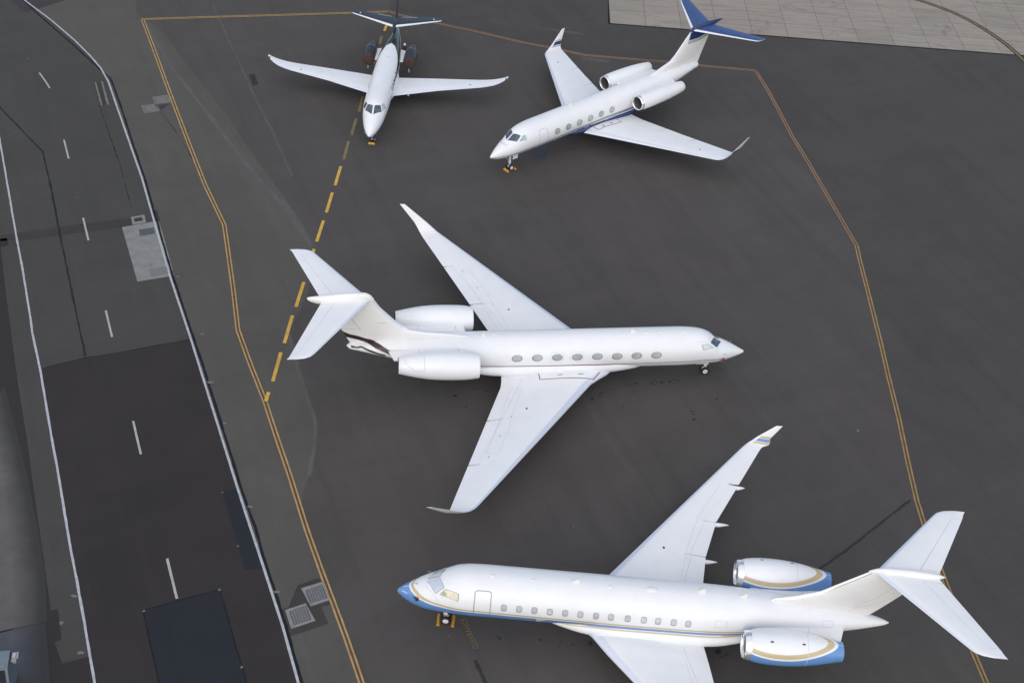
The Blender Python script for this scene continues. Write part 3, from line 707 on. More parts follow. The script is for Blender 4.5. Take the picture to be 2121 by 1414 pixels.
for s in (1, -1):
    w, wo_, t = make_wing(SB, s, rb_, x0, 5, [(1.7, 4.65, .80), (4.68, 7.2, .77), (7.23, 10.1, .76)], (10.2, 12.95, .70), [M['white'], M['gold']], .085,
        dots=[(15.06, 4.88)], seams=[[(16.0, 2.6), (16.35, 4.5)], [(16.35, 4.5), (17.1, 7.0)], [(17.1, 7.0), (18.7, 10.0)], [(16.6, 4.2), (16.35, 4.5)]])
    for ua, ub, mm in ((6.95, 7.62, 2), (7.78, 8.72, 3), (8.84, 9.12, 2)):
        w.patch(t, [(ua, .2), (ua, .985)], [(ub, .2), (ub, .985)], mm, 1); w.patch(t, [(ua, .1), (ua, .985)], [(ub, .1), (ub, .985)], mm, -1)
    t.build('winglet', [M['cream'], M['deice'], M['gold'], M['sky_blue']], wo_, 40, x0=x0)
    for xt, y_, L in ((18.24, 4.40, 1.5), (19.08, 7.12, 1.6), (20.25, 10.02, 1.1)):
        u_ = w.uy(y_); le, te, th, _ = w.sec(u_)
        cn = Body([(xt - L - .5, te[2] - .12, te[2] - .08, .02), (xt - L, te[2] - .22, te[2] + .02, .13), (xt - L * .45, te[2] - .24, te[2] + .03, .14), (xt - L * .2, te[2] - .16, te[2] + .02, .09), (xt, te[2] - .05, te[2] - .02, .012)])
        q = MB(); body_mesh(q, cn, 30, 16); q.v = [(p[0], (p[1] + y_) * s, p[2]) for p in q.v]
        q.build('flap_track_fairing', M['white'], wo_, 40, x0=x0)
prB = [(.34, .80), (.5, .85), (.9, .92), (1.5, .97), (2.1, .975), (2.7, .95), (3.3, .89), (3.9, .80), (4.4, .70), (4.8, .62), (5.05, .565), (5.3, .53)]
pr2 = []
for i in range(140):
    s_ = .34 + (5.3 - .34) * i / 139
    k = max(j for j in range(len(prB)) if prB[j][0] <= s_ + 1e-9); k = min(k, len(prB) - 2)
    pr2.append((s_, pchip([q[0] for q in prB], [q[1] for q in prB])(s_)))
def zB(s_):
    def ell(end, top):
        c = 1.9; t = (s_ - c) / (end - c)
        return max(.5, top * math.sqrt(max(0, 1 - t * t)))
    w1 = ell(4.42, 60); w2 = max(w1 + .3, ell(4.80, 76)); w3 = max(w2 + .3, ell(5.0, 83))
    return [w1, w2, w3]
for s in (1, -1):
    make_engine(rb_, x0, s, (18.85, 2.42, 3.42), pr2, .70, [M['white'], M['gold'], M['sky_blue']], yaw=-.012, pitch=.0, zones=(zB, [0, 1, 0, 2]), pylon=(19.5, 24.55, 3.30, .7, 1.75, .06, M['white']), seams=(3.3,), bolts=((1.35, 22), (3.05, 22)))
FB = [((21.5, 0, 3.7), (25.9, 0, 3.72), .05, 0), ((20.4, 0, 4.28), (26.3, 0, 4.3), .05, 0), ((20.65, 0, 4.5), (26.42, 0, 4.48), .06, 0), ((21.7, 0, 4.85), (26.65, 0, 4.83), .075, 0), ((22.87, 0, 5.41), (27.03, 0, 5.41), .095, 0), ((25.2, 0, 7.5), (28.2, 0, 7.4), .10, 0)]
TB = [((25.35, .05, 7.36), (28.72, .05, 7.36), .09, 0), ((25.65, .35, 7.36), (28.85, .35, 7.36), .09, 0), ((29.25, 4.35, 7.38), (30.93, 4.35, 7.38), .085, 0), ((29.52, 4.62, 7.38), (31.03, 4.62, 7.38), .08, 0), ((29.9, 4.79, 7.38), (31.12, 4.79, 7.38), .07, 0), ((30.4, 4.87, 7.38), (31.18, 4.88, 7.38), .05, 0)]
BB = Body([(25.0, 7.3, 7.42, .04), (25.4, 7.12, 7.62, .15), (26.1, 7.06, 7.72, .23), (27.0, 7.05, 7.72, .25), (28.0, 7.12, 7.64, .22), (28.7, 7.25, 7.56, .13), (29.02, 7.38, 7.46, .03)])
def fpB(f, mb):
    for up in (1, -1): f.strip(mb, [f.uc(24.72, 3.8), f.uc(26.2, 5.05), f.uc(27.0, 5.6)], .02, 2, up)
fin_and_tail(rb_, x0, FB, .72, [M['cream'], M['chrome'], M['seam_soft']], TB, (.38, 4.3, .66, 2.2), M['white'], BB, [M['cream']], fpB, stab_le=.075)
gear(rb_, x0, 'nose_gear', 2.78, 0, 1.7, .28, .2, .2, (.0, .32, .95, .4))
for s in (1, -1): gear(rb_, x0, 'main_gear', 15.6, 2.0 * s, 1.7, .46, .3, .28, None, .1)
antennas(rb_, x0, B, [(9.7, 1, .45, .24), (16.6, -2, .45, .28), (18.9, 0, .36, .24)], [(7.4, 6, .11, .07, .04)])
for q in ((5.2, 4, .13, .10, .06), (11.6, 6, .11, .10, .05), (13.9, 4, .34, .19, .07)): m = MB(); dome(m, B, *q); m.build('antenna', M['white'], rb_, 40, x0=x0)
pitot(rb_, x0, B, 1.25, 62, 'dark'); pitot(rb_, x0, B, 1.1, 6); pitot(rb_, x0, B, 1.55, 72); pitot(rb_, x0, B, 1.75, -40)

# ================================================================== jet with the navy tail (upper right)
C = BODY['C']; x0 = 14.2
rc = jet('business_jet', (-3.20311, 88.556196, -2.3806044), x0, 'white jet with a navy blue T tail and navy belly, oval windows along its side')
mb = MB(); body_mesh(mb, C)
CL = [(.10, 92), (.5, 101), (1.29, 110), (2.2, 115.5), (3.12, 118), (4.6, 117.5), (6.24, 116.5), (7.9, 112.5), (9.35, 109), (12.5, 108.2), (15.9, 110.5), (18.5, 110), (21.5, 104), (24.5, 96)]
for s in (1, -1):
    m_ = lambda L, d=0: [(x, s * (t + d)) for x, t in L]
    ribbon(mb, C, m_(CL, -1.2), m_(CL, .4), 1, n=110, m=2)
    ribbon(mb, C, m_(CL, .9), m_(CL, 4.2), 2, n=110, m=2)
    ribbon(mb, C, m_([(7.2, 175), (8.2, 140), (9.0, 122), (10, 118.5), (12.5, 117.5), (15.9, 118), (17.2, 119)]), m_([(7.2, 180), (8.2, 180), (9.0, 180), (10, 180), (12.5, 180), (15.9, 180), (17.2, 180)]), 3, n=60, m=12)
line(mb, C, [(2.62, 40), (2.45, 20), (2.36, 0), (2.45, -20), (2.62, -40)], .03, 4, n=40)
mb.build('fuselage', [M['white'], M['plum'], M['navy'], M['navy'], M['seam_soft']], rc, 40, x0=x0)
for x in (6.393, 7.671, 8.966, 10.261, 11.556, 12.85): window(C, x, 82, .32, 13.2, 2.15, M['pane'], M['rim'], rc, x0, 1.5)
for s in (1, -1):
    quad_window(C, [(2.36, s * 2.4), (1.70, s * 5), (2.23, s * 49), (2.72, s * 37)], M['glass_slate'], M['rim_grey'], rc, x0, 'windshield', .03)
    quad_window(C, [(2.40, s * 55), (2.88, s * 42), (3.12, s * 46), (3.09, s * 68)], M['glass_teal'], M['rim_grey'], rc, x0, 'cockpit_window', .07)
dm = MB(); line(dm, C, [(4.42, 111), (4.40, 56), (4.46, 51.5), (4.58, 50), (5.1, 50), (5.2, 51.5), (5.28, 56), (5.42, 111)], .035, 0, .006, 90)
dm.build('cabin_door', [M['seam'], M['white']], rc, None, x0=x0)
fbC = Body([(7.6, 1.65, 2.1, .4), (8.3, 1.48, 2.2, .85), (9.2, 1.32, 2.3, 1.10), (10.2, 1.2, 2.35, 1.24), (11.5, 1.14, 2.4, 1.30), (14.6, 1.14, 2.4, 1.30), (15.7, 1.2, 2.35, 1.22), (16.6, 1.36, 2.3, 1.02), (17.6, 1.62, 2.2, .6)])
mb = MB(); body_mesh(mb, fbC, 60, 48)
for s in (1, -1):
    line(mb, fbC, [(10.6, s * 54), (12.6, s * 56.5), (14.3, s * 59), (16.1, s * 62)], .07, 1, .005, 40)
    for x in (9.9, 10.15, 12.2, 12.45): line(mb, fbC, [(x, s * 58), (x + .12, s * 60)], .05, 1, n=4)
mb.build('belly_fairing', [M['navy'], M['hub']], rc, 40, x0=x0)
SC_ = [((9.3, .6, 1.62), (15.5, .6, 1.56), .12, 0), ((9.82, 1.25, 1.66), (15.55, 1.25, 1.60), .12, 0), ((10.5, 2.35, 1.69), (15.64, 2.35, 1.64), .115, 0), ((11.0, 3.15, 1.71), (15.85, 3.15, 1.66), .11, 0), ((13.0, 6.4, 1.80), (16.7, 6.4, 1.75), .10, 0), ((15.84, 11.0, 1.92), (18.0, 11.0, 1.90), .09, 0), ((16.02, 11.22, 1.93), (18.06, 11.15, 1.92), .09, 4), ((16.35, 11.42, 1.98), (18.12, 11.3, 1.97), .085, 18), ((16.75, 11.54, 2.10), (18.2, 11.42, 2.09), .08, 45), ((17.1, 11.6, 2.30), (18.28, 11.5, 2.28), .075, 68), ((17.35, 11.64, 2.5), (18.36, 11.56, 2.48), .07, 75), ((18.62, 11.87, 3.52), (18.98, 11.87, 3.54), .07, 78)]
for s in (1, -1):
    w, wo_, t = make_wing(SC_, s, rc, x0, 5, [(1.9, 4.8, .78), (4.82, 7.6, .78)], (7.65, 10.8, .76), [M['white'], M['navy']], .08,
        box=[(13.5, 1.32), (13.52, 1.95), (10.78, 1.80), (10.70, 1.28)] if s > 0 else None, dots=[(15.9, 9.2)], seams=[[(14.3, 2.6), (15.7, 6.2)]])
    for ua, ub in ((8.0, 8.28), (8.68, 10.05), (10.11, 10.15)):
        w.patch(t, [(ua, .2), (ua, .985)], [(ub, .2), (ub, .985)], 2, 1)
    for ua, ub in ((7.4, 8.5), (8.75, 10.0)):
        w.patch(t, [(ua, .06), (ua, .985)], [(ub, .06), (ub, .985)], 2, -1)
    t.build('winglet', [M['cream'], M['deice'], M['navy']], wo_, 40, x0=x0)
prC = [(.3, .66), (.5, .69), (1.0, .715), (1.8, .725), (2.8, .705), (3.8, .66), (4.6, .595), (5.2, .53), (5.7, .455)]
for s in (1, -1):
    make_engine(rc, x0, s, (15.0, 2.12, 3.34), prC, .60, [M['white']], yaw=.0, pitch=-.005, pylon=(15.8, 20.9, 3.34, .7, 1.8, .06, M['white']), seams=(5.05,))
FC = [((20.0, 0, 3.6), (24.95, 0, 3.3), .05, 0), ((18.4, 0, 3.98), (25.15, 0, 3.95), .05, 0), ((19.3, 0, 4.25), (25.25, 0, 4.25), .055, 0), ((21.0, 0, 4.72), (25.42, 0, 4.72), .08, 0), ((21.6, 0, 5.2), (25.6, 0, 5.2), .095, 0), ((22.76, 0, 6.5), (26.08, 0, 6.5), .10, 0), ((23.36, 0, 7.15), (26.3, 0, 7.1), .10, 0)]
def fpC(f, mb):
    for up in (1, -1):
        f.patch(mb, [f.uc(23.25, 7.05), f.uc(24.6, 7.05), f.uc(26.2, 7.05)], [f.uc(23.0, 6.30), f.uc(24.4, 6.24), f.uc(25.95, 6.42)], 3, up, n=24, m=8)
        for d, w_, m_ in ((.10, .04, 3), (.20, .045, 3), (.30, .05, 4)):
            f.strip(mb, [f.uc(22.98, 6.30 - d), f.uc(24.4, 6.24 - d), f.uc(25.9, 6.40 - d)], w_, m_, up)
TC = [((23.4, .05, 7.14), (26.0, .05, 7.14), .09, 0), ((23.6, .32, 7.14), (26.1, .32, 7.14), .09, 0), ((26.75, 4.65, 7.16), (27.86, 4.65, 7.16), .085, 0), ((26.98, 4.84, 7.16), (27.95, 4.82, 7.16), .08, 0), ((27.45, 4.93, 7.16), (28.0, 4.9, 7.16), .06, 0)]
BC = Body([(23.15, 7.05, 7.2, .05), (23.5, 6.95, 7.42, .15), (24.2, 6.9, 7.5, .20), (25.2, 6.9, 7.5, .21), (26.2, 6.95, 7.42, .17), (27.0, 7.08, 7.34, .09), (27.45, 7.18, 7.27, .03)])
def seC(w, sb, side):
    random.seed(3)
    for y in lin(.7, 4.3, 9):
        u_ = w.uy(y); w.strip(sb, [(u_, .42), (u_, .50)], .05, 2, n=4)
fin_and_tail(rc, x0, FC, .72, [M['cream'], M['deice'], M['seam_soft'], M['navy'], M['redline']], TC, (.34, 4.6, .70, 3.3), M['navy_top'], BC, [M['navy']], fpC, stab_le=.10, stab_extra=seC)
gear(rc, x0, 'nose_gear', 2.3, 0, 1.6, .27, .19, .19, (.3, .28, .55, .5))
for s in (1, -1): gear(rc, x0, 'main_gear', 14.0, 2.1 * s, 1.6, .42, .28, .26, None, .09)
antennas(rc, x0, C, [(8.9, -6, .4, .26), (18.9, 2, .35, .2), (7.0, 168, .3, .2), (5.0, 175, .25, .2)], [(12.2, 0, .1, .08, .04), (17.4, 5, .12, .09, .05)])
pitot(rc, x0, C, 1.35, -12); pitot(rc, x0, C, 1.35, 12); pitot(rc, x0, C, 1.4, 28); pitot(rc, x0, C, 1.4, -35); pitot(rc, x0, C, 3.4, 117)

# ================================================================== small jet with the black tail (upper left)
D = BODY['D']; x0 = 9.8
rd = jet('business_jet', (-13.688690, 90.791788, -1.5757518), x0, 'small white jet with black tail and covered black engines, seen nose on')
mb = MB(); body_mesh(mb, D, 120, 60)
for s in (1, -1):
    ribbon(mb, D, [(13.78, s * .5), (13.7, s * 7), (13.35, s * 26), (12.32, s * 46), (11.5, s * 57), (10.6, s * 64), (9.6, s * 66), (8.8, s * 69), (7.9, s * 71), (6.9, s * 75)],
                  [(17.6, s * .5), (17.2, s * 40), (16.4, s * 58), (15.0, s * 70), (13.5, s * 78), (12.0, s * 82), (10.5, s * 83), (9.2, s * 83), (7.9, s * 83), (6.9, s * 78)], 1, n=60, m=10)
for x, t in ((9.7, 68), (9.2, 70), (8.7, 72)): line(mb, D, [(x - .12, t + 5), (x, t), (x + .12, t + 5)], .035, 2, .008, n=6)
line(mb, D, [(2.95, 52), (2.98, 36), (2.82, 15), (2.78, 0), (2.82, -15), (2.98, -36), (2.95, -52)], .03, 3, .004, 50)
mb.build('fuselage', [M['white'], M['black'], M['hub'], M['seam_soft']], rd, 40, x0=x0)
for s in (1, -1):
    quad_window(D, [(2.53, s * 50), (2.98, s * 34), (2.74, s * 3.2), (1.93, s * 4.6)], M['glass_slate'], M['rim_grey'], rd, x0, 'windshield', .03)
    quad_window(D, [(2.66, s * 55), (3.06, s * 37.5), (3.50, s * 48), (3.32, s * 69)], M['glass_pale'] if s > 0 else M['glass_dark'], M['rim'], rd, x0, 'cockpit_window', .05)
for x in (9.36, 8.0, 7.35, 6.7): window(D, x, 71.5, .19, 9.5, 2.6, M['glass_dark'], M['rim'], rd, x0, 0)
dm = MB(); line(dm, D, [(4.58, 82), (4.6, 52), (4.68, 43), (4.85, 40), (5.2, 40), (5.42, 44), (5.5, 52), (5.5, 82)], .03, 0, .006, 80); dm.build('cabin_door', [M['seam_soft'], M['white']], rd, None, x0=x0)
fbD = Body([(5.8, 1.15, 1.6, .3), (6.6, 1.0, 1.75, .8), (7.5, .88, 1.9, 1.08), (8.5, .84, 1.95, 1.15), (10.5, .84, 1.95, 1.15), (11.5, .95, 1.9, 1.0), (12.6, 1.3, 1.8, .5)])
mb = MB(); body_mesh(mb, fbD, 50, 40); mb.build('belly_fairing', [M['white']], rd, 40, x0=x0)
SD = [((7.3, .5, 1.32), (10.9, .5, 1.30), .13, 0), ((7.58, 1.15, 1.36), (10.92, 1.15, 1.34), .13, 0), ((8.8, 5.0, 1.58), (11.05, 5.0, 1.56), .12, 0), ((9.46, 7.6, 1.70), (11.14, 7.6, 1.69), .11, 1), ((9.72, 8.6, 1.745), (11.19, 8.6, 1.74), .11, 2), ((9.95, 9.25, 1.775), (11.26, 9.2, 1.77), .105, 4), ((10.27, 9.9, 1.81), (11.40, 9.85, 1.81), .10, 8), ((10.68, 10.4, 1.85), (11.57, 10.38, 1.86), .09, 13), ((11.15, 10.8, 1.90), (11.74, 10.8, 1.91), .08, 20), ((11.62, 11.1, 1.96), (11.90, 11.1, 1.98), .07, 28)]
for s in (1, -1):
    w, wo_, t = make_wing(SD, s, rd, x0, 4, [(1.3, 3.6, .76), (3.7, 6.0, .76)], (6.1, 8.4, .74), [M['white'], M['seam']], .075, dots=[(9.98, 7.75)], seams=[])
    u_ = w.uy(1.28); mm = MB(); w.strip(mm, [w.uc(8.0, 1.30), w.uc(9.3, 1.30)], .06, 0, n=6)
    if s < 0: mm.build('wing_walk_edge', [M['dark']], wo_, None, x0=x0)
    n_ = MB(); q = Vector(w.pt(w.n - 1.6, .15, 1, .01)); n_.tube(q - Vector((.14, 0, .03)), q + Vector((.1, 0, .03)), .05, .04, 10); n_.build('wingtip_light', M['dark'], wo_, 40, x0=x0)
    t.build('winglet', [M['white'], M['deice']], wo_, 40, x0=x0)
prD = [(.2, .56), (.5, .60), (1.0, .615), (1.5, .61), (2.0, .575), (2.5, .50), (2.9, .42)]
for s in (1, -1):
    make_engine(rd, x0, s, (11.9, 1.90, 2.32), prD, .52, [M['black_top']], yaw=.0, pitch=.03, cover=True, pylon=(12.0, 14.5, 2.34, .7, 1.6, .06, M['white']), seams=(1.9,))
FD = [((14.6, 0, 2.7), (17.7, 0, 2.7), .06, 0), ((14.0, 0, 3.2), (17.75, 0, 3.15), .05, 0), ((15.2, 0, 3.38), (17.82, 0, 3.35), .07, 0), ((16.2, 0, 3.72), (17.98, 0, 3.7), .11, 0), ((16.95, 0, 4.6), (18.35, 0, 4.6), .12, 0), ((17.85, 0, 5.7), (18.8, 0, 5.7), .12, 0), ((18.35, 0, 6.3), (19.05, 0, 6.3), .11, 0), ((18.55, 0, 6.38), (19.05, 0, 6.4), .08, 0)]
TD = [((15.55, .08, 3.98), (17.68, .08, 3.98), .10, 0), ((15.66, .3, 3.98), (17.74, .3, 3.98), .10, 0), ((17.55, 4.1, 3.98), (18.42, 4.1, 3.98), .09, 0), ((17.68, 4.22, 3.98), (18.5, 4.22, 3.98), .07, 0)]
def seD(w, sb, side):
    w.strip(sb, [(w.uy(.5), .955), (w.uy(1.9), .955)], .06, 3, n=8)
    q = Vector(w.pt(w.uy(3.5), .45, 1, 0)); sb.tube(q - Vector((0, 0, .02)), q + Vector((0, 0, .06)), .07, .05, 10, 3)
BD = Body([(14.9, 3.75, 3.85, .05), (15.4, 3.6, 4.15, .16), (16.2, 3.55, 4.25, .22), (17.2, 3.6, 4.2, .18), (18.2, 3.85, 4.08, .05)])
fin_and_tail(rd, x0, FD, .70, [M['black'], M['black_top'], M['seam_soft']], TD, (.35, 4.0, .70, 4.1), M['black_top'], BD, [M['black']], None, stab_le=.13, stab_extra=seD)
gear(rd, x0, 'nose_gear', 1.75, 0, 1.3, .24, .16, .16, (.2, .22, .5, .3))
for s in (1, -1): gear(rd, x0, 'main_gear', 10.3, 1.5 * s, 1.4, .34, .22, 0.0 + .13, (-.1, .25, .5, .7), .07)
antennas(rd, x0, D, [(10.8, 0, .3, .2)], [(13.1, 0, .11, .09, .05), (9.3, 0, .28, .05, .03), (6.6, 6, .09, .09, .04), (5.3, 0, .2, .08, .02)])
ll = MB(); ll.tube((8.30, 2.32, 1.24), (8.08, 2.32, 1.22), .09, .06, 12); ll.build('landing_light', M['hub'], rd, 40, x0=x0)
ec = MB(); ec.tube((14.55, 1.12, 2.36), (15.0, 1.10, 2.36), .20, .17, 14, 0); ec.tube((14.95, 1.10, 2.5), (15.15, 1.08, 2.62), .12, .08, 10, 1); ec.build('exhaust_cover', [M['cover'], M['hub']], rd, 40, x0=x0)
pitot(rd, x0, D, .8, 118); pitot(rd, x0, D, .8, -118)

# ================================================================== ground
M['asphalt'] = asphalt('apron_asphalt', (.0565, .0515, .047), (.0755, .069, .063), (.075, .0635, .0605), .8, -1.13)
M['asphalt_old'] = asphalt('old_verge_asphalt', (.066, .0615, .054), (.0945, .0882, .077), (.081, .0745, .0645), 1.0, -1.12, stains=.3, streak=(.04, .55, 1))
M['asphalt_road'] = asphalt('worn_road_asphalt', (.044, .0425, .0385), (.064, .0615, .0555), (.053, .050, .045), 1.0, -1.12, stains=.4, streak=(.05, .8, 1))
M['asphalt_new'] = asphalt('new_road_asphalt', (.0245, .0210, .0208), (.0335, .0288, .0283), (.0300, .0245, .0243), .6, -1.12, stains=.4, streak=(.05, .7, 1))
M['asphalt_blue'] = asphalt('blue_black_patch_asphalt', (.0145, .0170, .0220), (.0190, .0218, .0280), (.017, .0192, .0250), .4, -1.12, stains=.4)
M['asphalt_dark'] = asphalt('dark_repair_asphalt', (.040, .0365, .036), (.050, .046, .045), (.045, .041, .041), .5, -1.1, stains=.3)
M['concrete'] = plain('pale_concrete', (.21, .21, .20), .85, var=.16, scale=1.4)
M['concrete_dim'] = plain('weathered_concrete', (.15, .148, .135), .9, var=.2, scale=2.5)
M['seal'] = worn('black_joint_sealant', (.011, .013, .018), .66, .12, 3.0, .6)
M['seal_thin'] = worn('crack_sealant', (.022, .024, .031), .58, .16, 2.2, .6, .75)
M['line_white'] = worn('white_road_paint', (.44, .45, .48), .75, .16, 5.0, .6)
M['dash_white'] = worn('grey_white_dash_paint', (.40, .40, .39), .78, .16, 6.0, .6)
M['yellow'] = worn('yellow_stand_paint', (.43, .285, .12), .70, .22, 3.0, .7)
M['yellow_dull'] = worn('dull_stand_paint', (.33, .225, .095), .70, .22, 3.0, .7)
M['yellow_dash'] = worn('bright_yellow_dash_paint', (.60, .37, .075), .86, .12, 3.5, .6)
M['yellow_faded'] = worn('faded_yellow_dash_paint', (.21, .165, .085), .62, .18, 4.0, .7)
M['tan_line'] = worn('dull_tan_line_paint', (.30, .185, .11), .80, .3, .6, .7)
M['brown_fill'] = worn('brown_primer_strip', (.105, .068, .048), .85, .2, .8, .8)
M['scuff'] = worn('pale_scuff', (.185, .173, .19), .50, .22, 1.3, .85, .45)
M['scuff_faint'] = worn('faint_scuff', (.19, .185, .18), .50, .25, .9, .85, .36)
M['oil'] = worn('oil_drip', (.030, .028, .027), .60, .15, 4.0, .5, .5)
M['tyre_mark'] = worn('tyre_mark', (.042, .041, .043), .60, .25, 1.5, .8, .5)
M['chalk'] = worn('chalk_mark', (.21, .21, .205), .42, .1, 30.0, .8, .8)
M['lettering'] = worn('faded_orange_lettering', (.21, .135, .07), .54, .16, 3.2, .75)
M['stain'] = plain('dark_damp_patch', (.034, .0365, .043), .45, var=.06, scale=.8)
M['grate'] = plain('galvanised_grate', (.20, .20, .20), .5, .3)
M['grate_dark'] = plain('dark_iron_grate', (.045, .05, .062), .5, .3)
M['brick'] = plain('cast_cover', (.19, .19, .18), .8, var=.2, scale=8)

def P2(pts, z=0.0): return [at(x, y, z) for x, y in pts]
def Zm(o, s, pts): return [(o[0] + x * s, o[1] + y * s) for x, y in pts]
def sheet(name, pts, z, mat, label=None):
    """flat ground layer from world points"""
    bm = bmesh.new(); vs = [bm.verts.new((x, y, z)) for x, y in pts]; f = bm.faces.new(vs)
    bmesh.ops.triangulate(bm, faces=[f]); bmesh.ops.recalc_face_normals(bm, faces=bm.faces)
    if bm.faces[:][0].normal.z < 0: bmesh.ops.reverse_faces(bm, faces=bm.faces)
    me = bpy.data.meshes.new(name); bm.to_mesh(me); bm.free(); me.materials.append(mat)
    o = bpy.data.objects.new(name, me); COL.objects.link(o); o['kind'] = 'structure'
    if label: o['label'] = label
    return o
def smooth_line(pts, k=3):
    for _ in range(k):
        q = [pts[0]]
        for a, b in zip(pts, pts[1:]):
            q += [(lerp(a[0], b[0], .25), lerp(a[1], b[1], .25)), (lerp(a[0], b[0], .75), lerp(a[1], b[1], .75))]
        pts = q + [pts[-1]]
    return pts
def offs(pts, d):
    """polyline shifted d metres to the right of its direction, mitred"""
    out = []
    for i, p in enumerate(pts):
        a = pts[max(i - 1, 0)]; b = pts[min(i + 1, len(pts) - 1)]
        def un(u, v): l = math.hypot(v[0] - u[0], v[1] - u[1]) or 1; return ((v[0] - u[0]) / l, (v[1] - u[1]) / l)
        t1 = un(a, p) if i else un(p, b); t2 = un(p, b) if i < len(pts) - 1 else t1
        n1 = (t1[1], -t1[0]); n2 = (t2[1], -t2[0]); m = (n1[0] + n2[0], n1[1] + n2[1]); q = m[0] * n1[0] + m[1] * n1[1]
        out.append((p[0] + m[0] * d / q, p[1] + m[1] * d / q))
    return out
def strip_obj(name, lines, z, mats, label=None, wob=0.0):
    """lines: (world polyline, width, material index)"""
    mb = MB()
    for pts, w, mi in lines:
        if wob:
            dense = []
            for a, b in zip(pts, pts[1:]):
                n = max(1, int(math.hypot(b[0] - a[0], b[1] - a[1]) / .5))
                dense += [(lerp(a[0], b[0], k / n), lerp(a[1], b[1], k / n)) for k in range(n)]
            pts = dense + [pts[-1]]
            L = offs(pts, -w / 2); Rr = offs(pts, w / 2)
            L = [(x + random.uniform(-wob, wob), y + random.uniform(-wob, wob)) for x, y in L]; Rr = [(x + random.uniform(-wob, wob), y + random.uniform(-wob, wob)) for x, y in Rr]
        else: L, Rr = offs(pts, -w / 2), offs(pts, w / 2)
        mb.grid([[(a[0], a[1], z + mi * .004), (b[0], b[1], z + mi * .004)] for a, b in zip(L, Rr)], mi)
    o = mb.build(name, mats, None, None); o['kind'] = 'structure'
    if label: o['label'] = label
    return o

# --- the base sheet
g_ = MB(); N = 24
for i in range(N):
    for j in range(N):
        x, y = -2400 + 4800 * i / N, -2000 + 4800 * j / N
        g_.add([(x, y, 0), (x + 4800 / N, y, 0), (x + 4800 / N, y + 4800 / N, 0), (x, y + 4800 / N, 0)], [(0, 1, 2, 3)])
gr = g_.build('ground', M['asphalt'], None, None); tag(gr, kind='structure')

YR1_ = [(1592, 190), (1640, 281), (1675, 338), (1717, 411), (1740, 450), (1767, 497), (1774, 508)]
WE = [(20, -24), (49.5, 0), (106, 42.4), (155.6, 84.9), (187.4, 116.7), (208.6, 141.4), (224.5, 169.7), (244, 226.3), (268.7, 297), (293.5, 367.7), (314.7, 442), (350, 566), (396, 704), (456, 895), (492.7, 1012.7), (538.2, 1151), (585.5, 1296.4), (618, 1414), (662, 1570)]
WL = [(-28, 130), (0, 293), (35.4, 498.6), (46, 552), (63.6, 661.6), (67, 690), (83, 764), (106, 900), (120, 976), (145.5, 1132.7), (156.4, 1187), (178, 1307), (196.4, 1414), (222, 1570)]
YL = [(295.3, 40.7), (318.2, 100.8), (353.6, 198), (392.5, 300.6), (424.3, 381.9), (452, 440), (464.5, 466), (472, 518), (483, 598), (489.5, 654.6), (493, 684), (520, 758), (548.5, 830), (571.5, 900), (600, 983.6), (636.4, 1100), (669, 1191), (691, 1249), (716.4, 1318), (749, 1414), (800, 1570)]
we, wl, yl = P2(WE), P2(WL), P2(YL)
# older, greyer asphalt between the road and the apron, with its ragged seam
seam = [(283, 30), (330, 60), (400, 150), (470, 240), (530, 330), (590, 410), (648, 505), (640, 600), (600, 690), (608, 735), (618, 770), (630, 803), (638, 806), (641, 836), (650, 856), (655, 872), (652, 930), (648, 960), (641, 985), (637, 993), (628, 1018), (625, 1040), (645, 1115), (690, 1235), (735, 1350), (800, 1540)]
vs_ = P2([(-10, -40), (280, -40)] + seam + [(640, 1570)] + list(reversed(WE))[1:])
sheet('verge', vs_, .004, M['asphalt_old'])
# the road: worn upper half, newer dark lower half
road_top = P2([(-28, 130), (0, 293), (35.4, 498.6), (63.6, 661.6), (83, 764)]) + P2([(394.3, 702.3)]) + list(reversed(we[:13]))[1:] + P2([(-240, -30)])
sheet('road', [p for p in road_top], .008, M['asphalt_road'])
sheet('road_resurfaced', P2([(83, 764.2), (130, 752), (176.8, 741), (244, 730.6), (320, 716), (395.5, 702.3), (456, 895), (492.7, 1012.7), (538.2, 1151), (585.5, 1296.4), (618, 1414), (662, 1570), (222, 1570), (196.4, 1414), (178, 1307), (145.5, 1132.7), (106, 900)]), .012, M['asphalt_new'])
L3 = lambda p: Zm((0, 900), 500 / 1375, p)
# left of the road: greyer shoulder, dark strip, concrete
sheet('shoulder', P2([(-28, 130), (0, 293), (35.4, 498.6), (63.6, 661.6), (83, 764), (106, 900), (145.5, 1132.7), (178, 1307), (186.5, 1358), (129, 1373.5), (113, 1329), (128, 1323), (120, 1260), (105.5, 1263), (87.3, 1136), (54.5, 900), (35.4, 782), (14, 619), (0, 500), (-60, 250), (-120, 0), (-140, -100)]), .008, M['asphalt_road'])
sheet('service_lane', P2([(196.4, 1420), (186.5, 1358), (129, 1373.5), (113, 1329), (128, 1323), (120, 1260), (105.5, 1263), (87.3, 1136), (54.5, 900), (35.4, 782), (14, 619), (0, 500), (-60, 250), (-400, 250), (-400, 1600), (222, 1570)]), .004, M['asphalt_new'])
s = NT('concrete_worn_edge')           # bare concrete whose colour darkens softly towards its outer edge
cc_ = s.ramp(s.noise(.8, 5, .6), [(.3, (.088, .084, .076)), (.7, (.12, .115, .105))])
cc_ = s.mix(cc_, (.055, .054, .05), s.ramp(s.noise(.5, 6, .7, dist=.6), [(.55, 0), (.8, .7)]))
at_ = s.n('Attribute'); at_.attribute_name = 'wear'
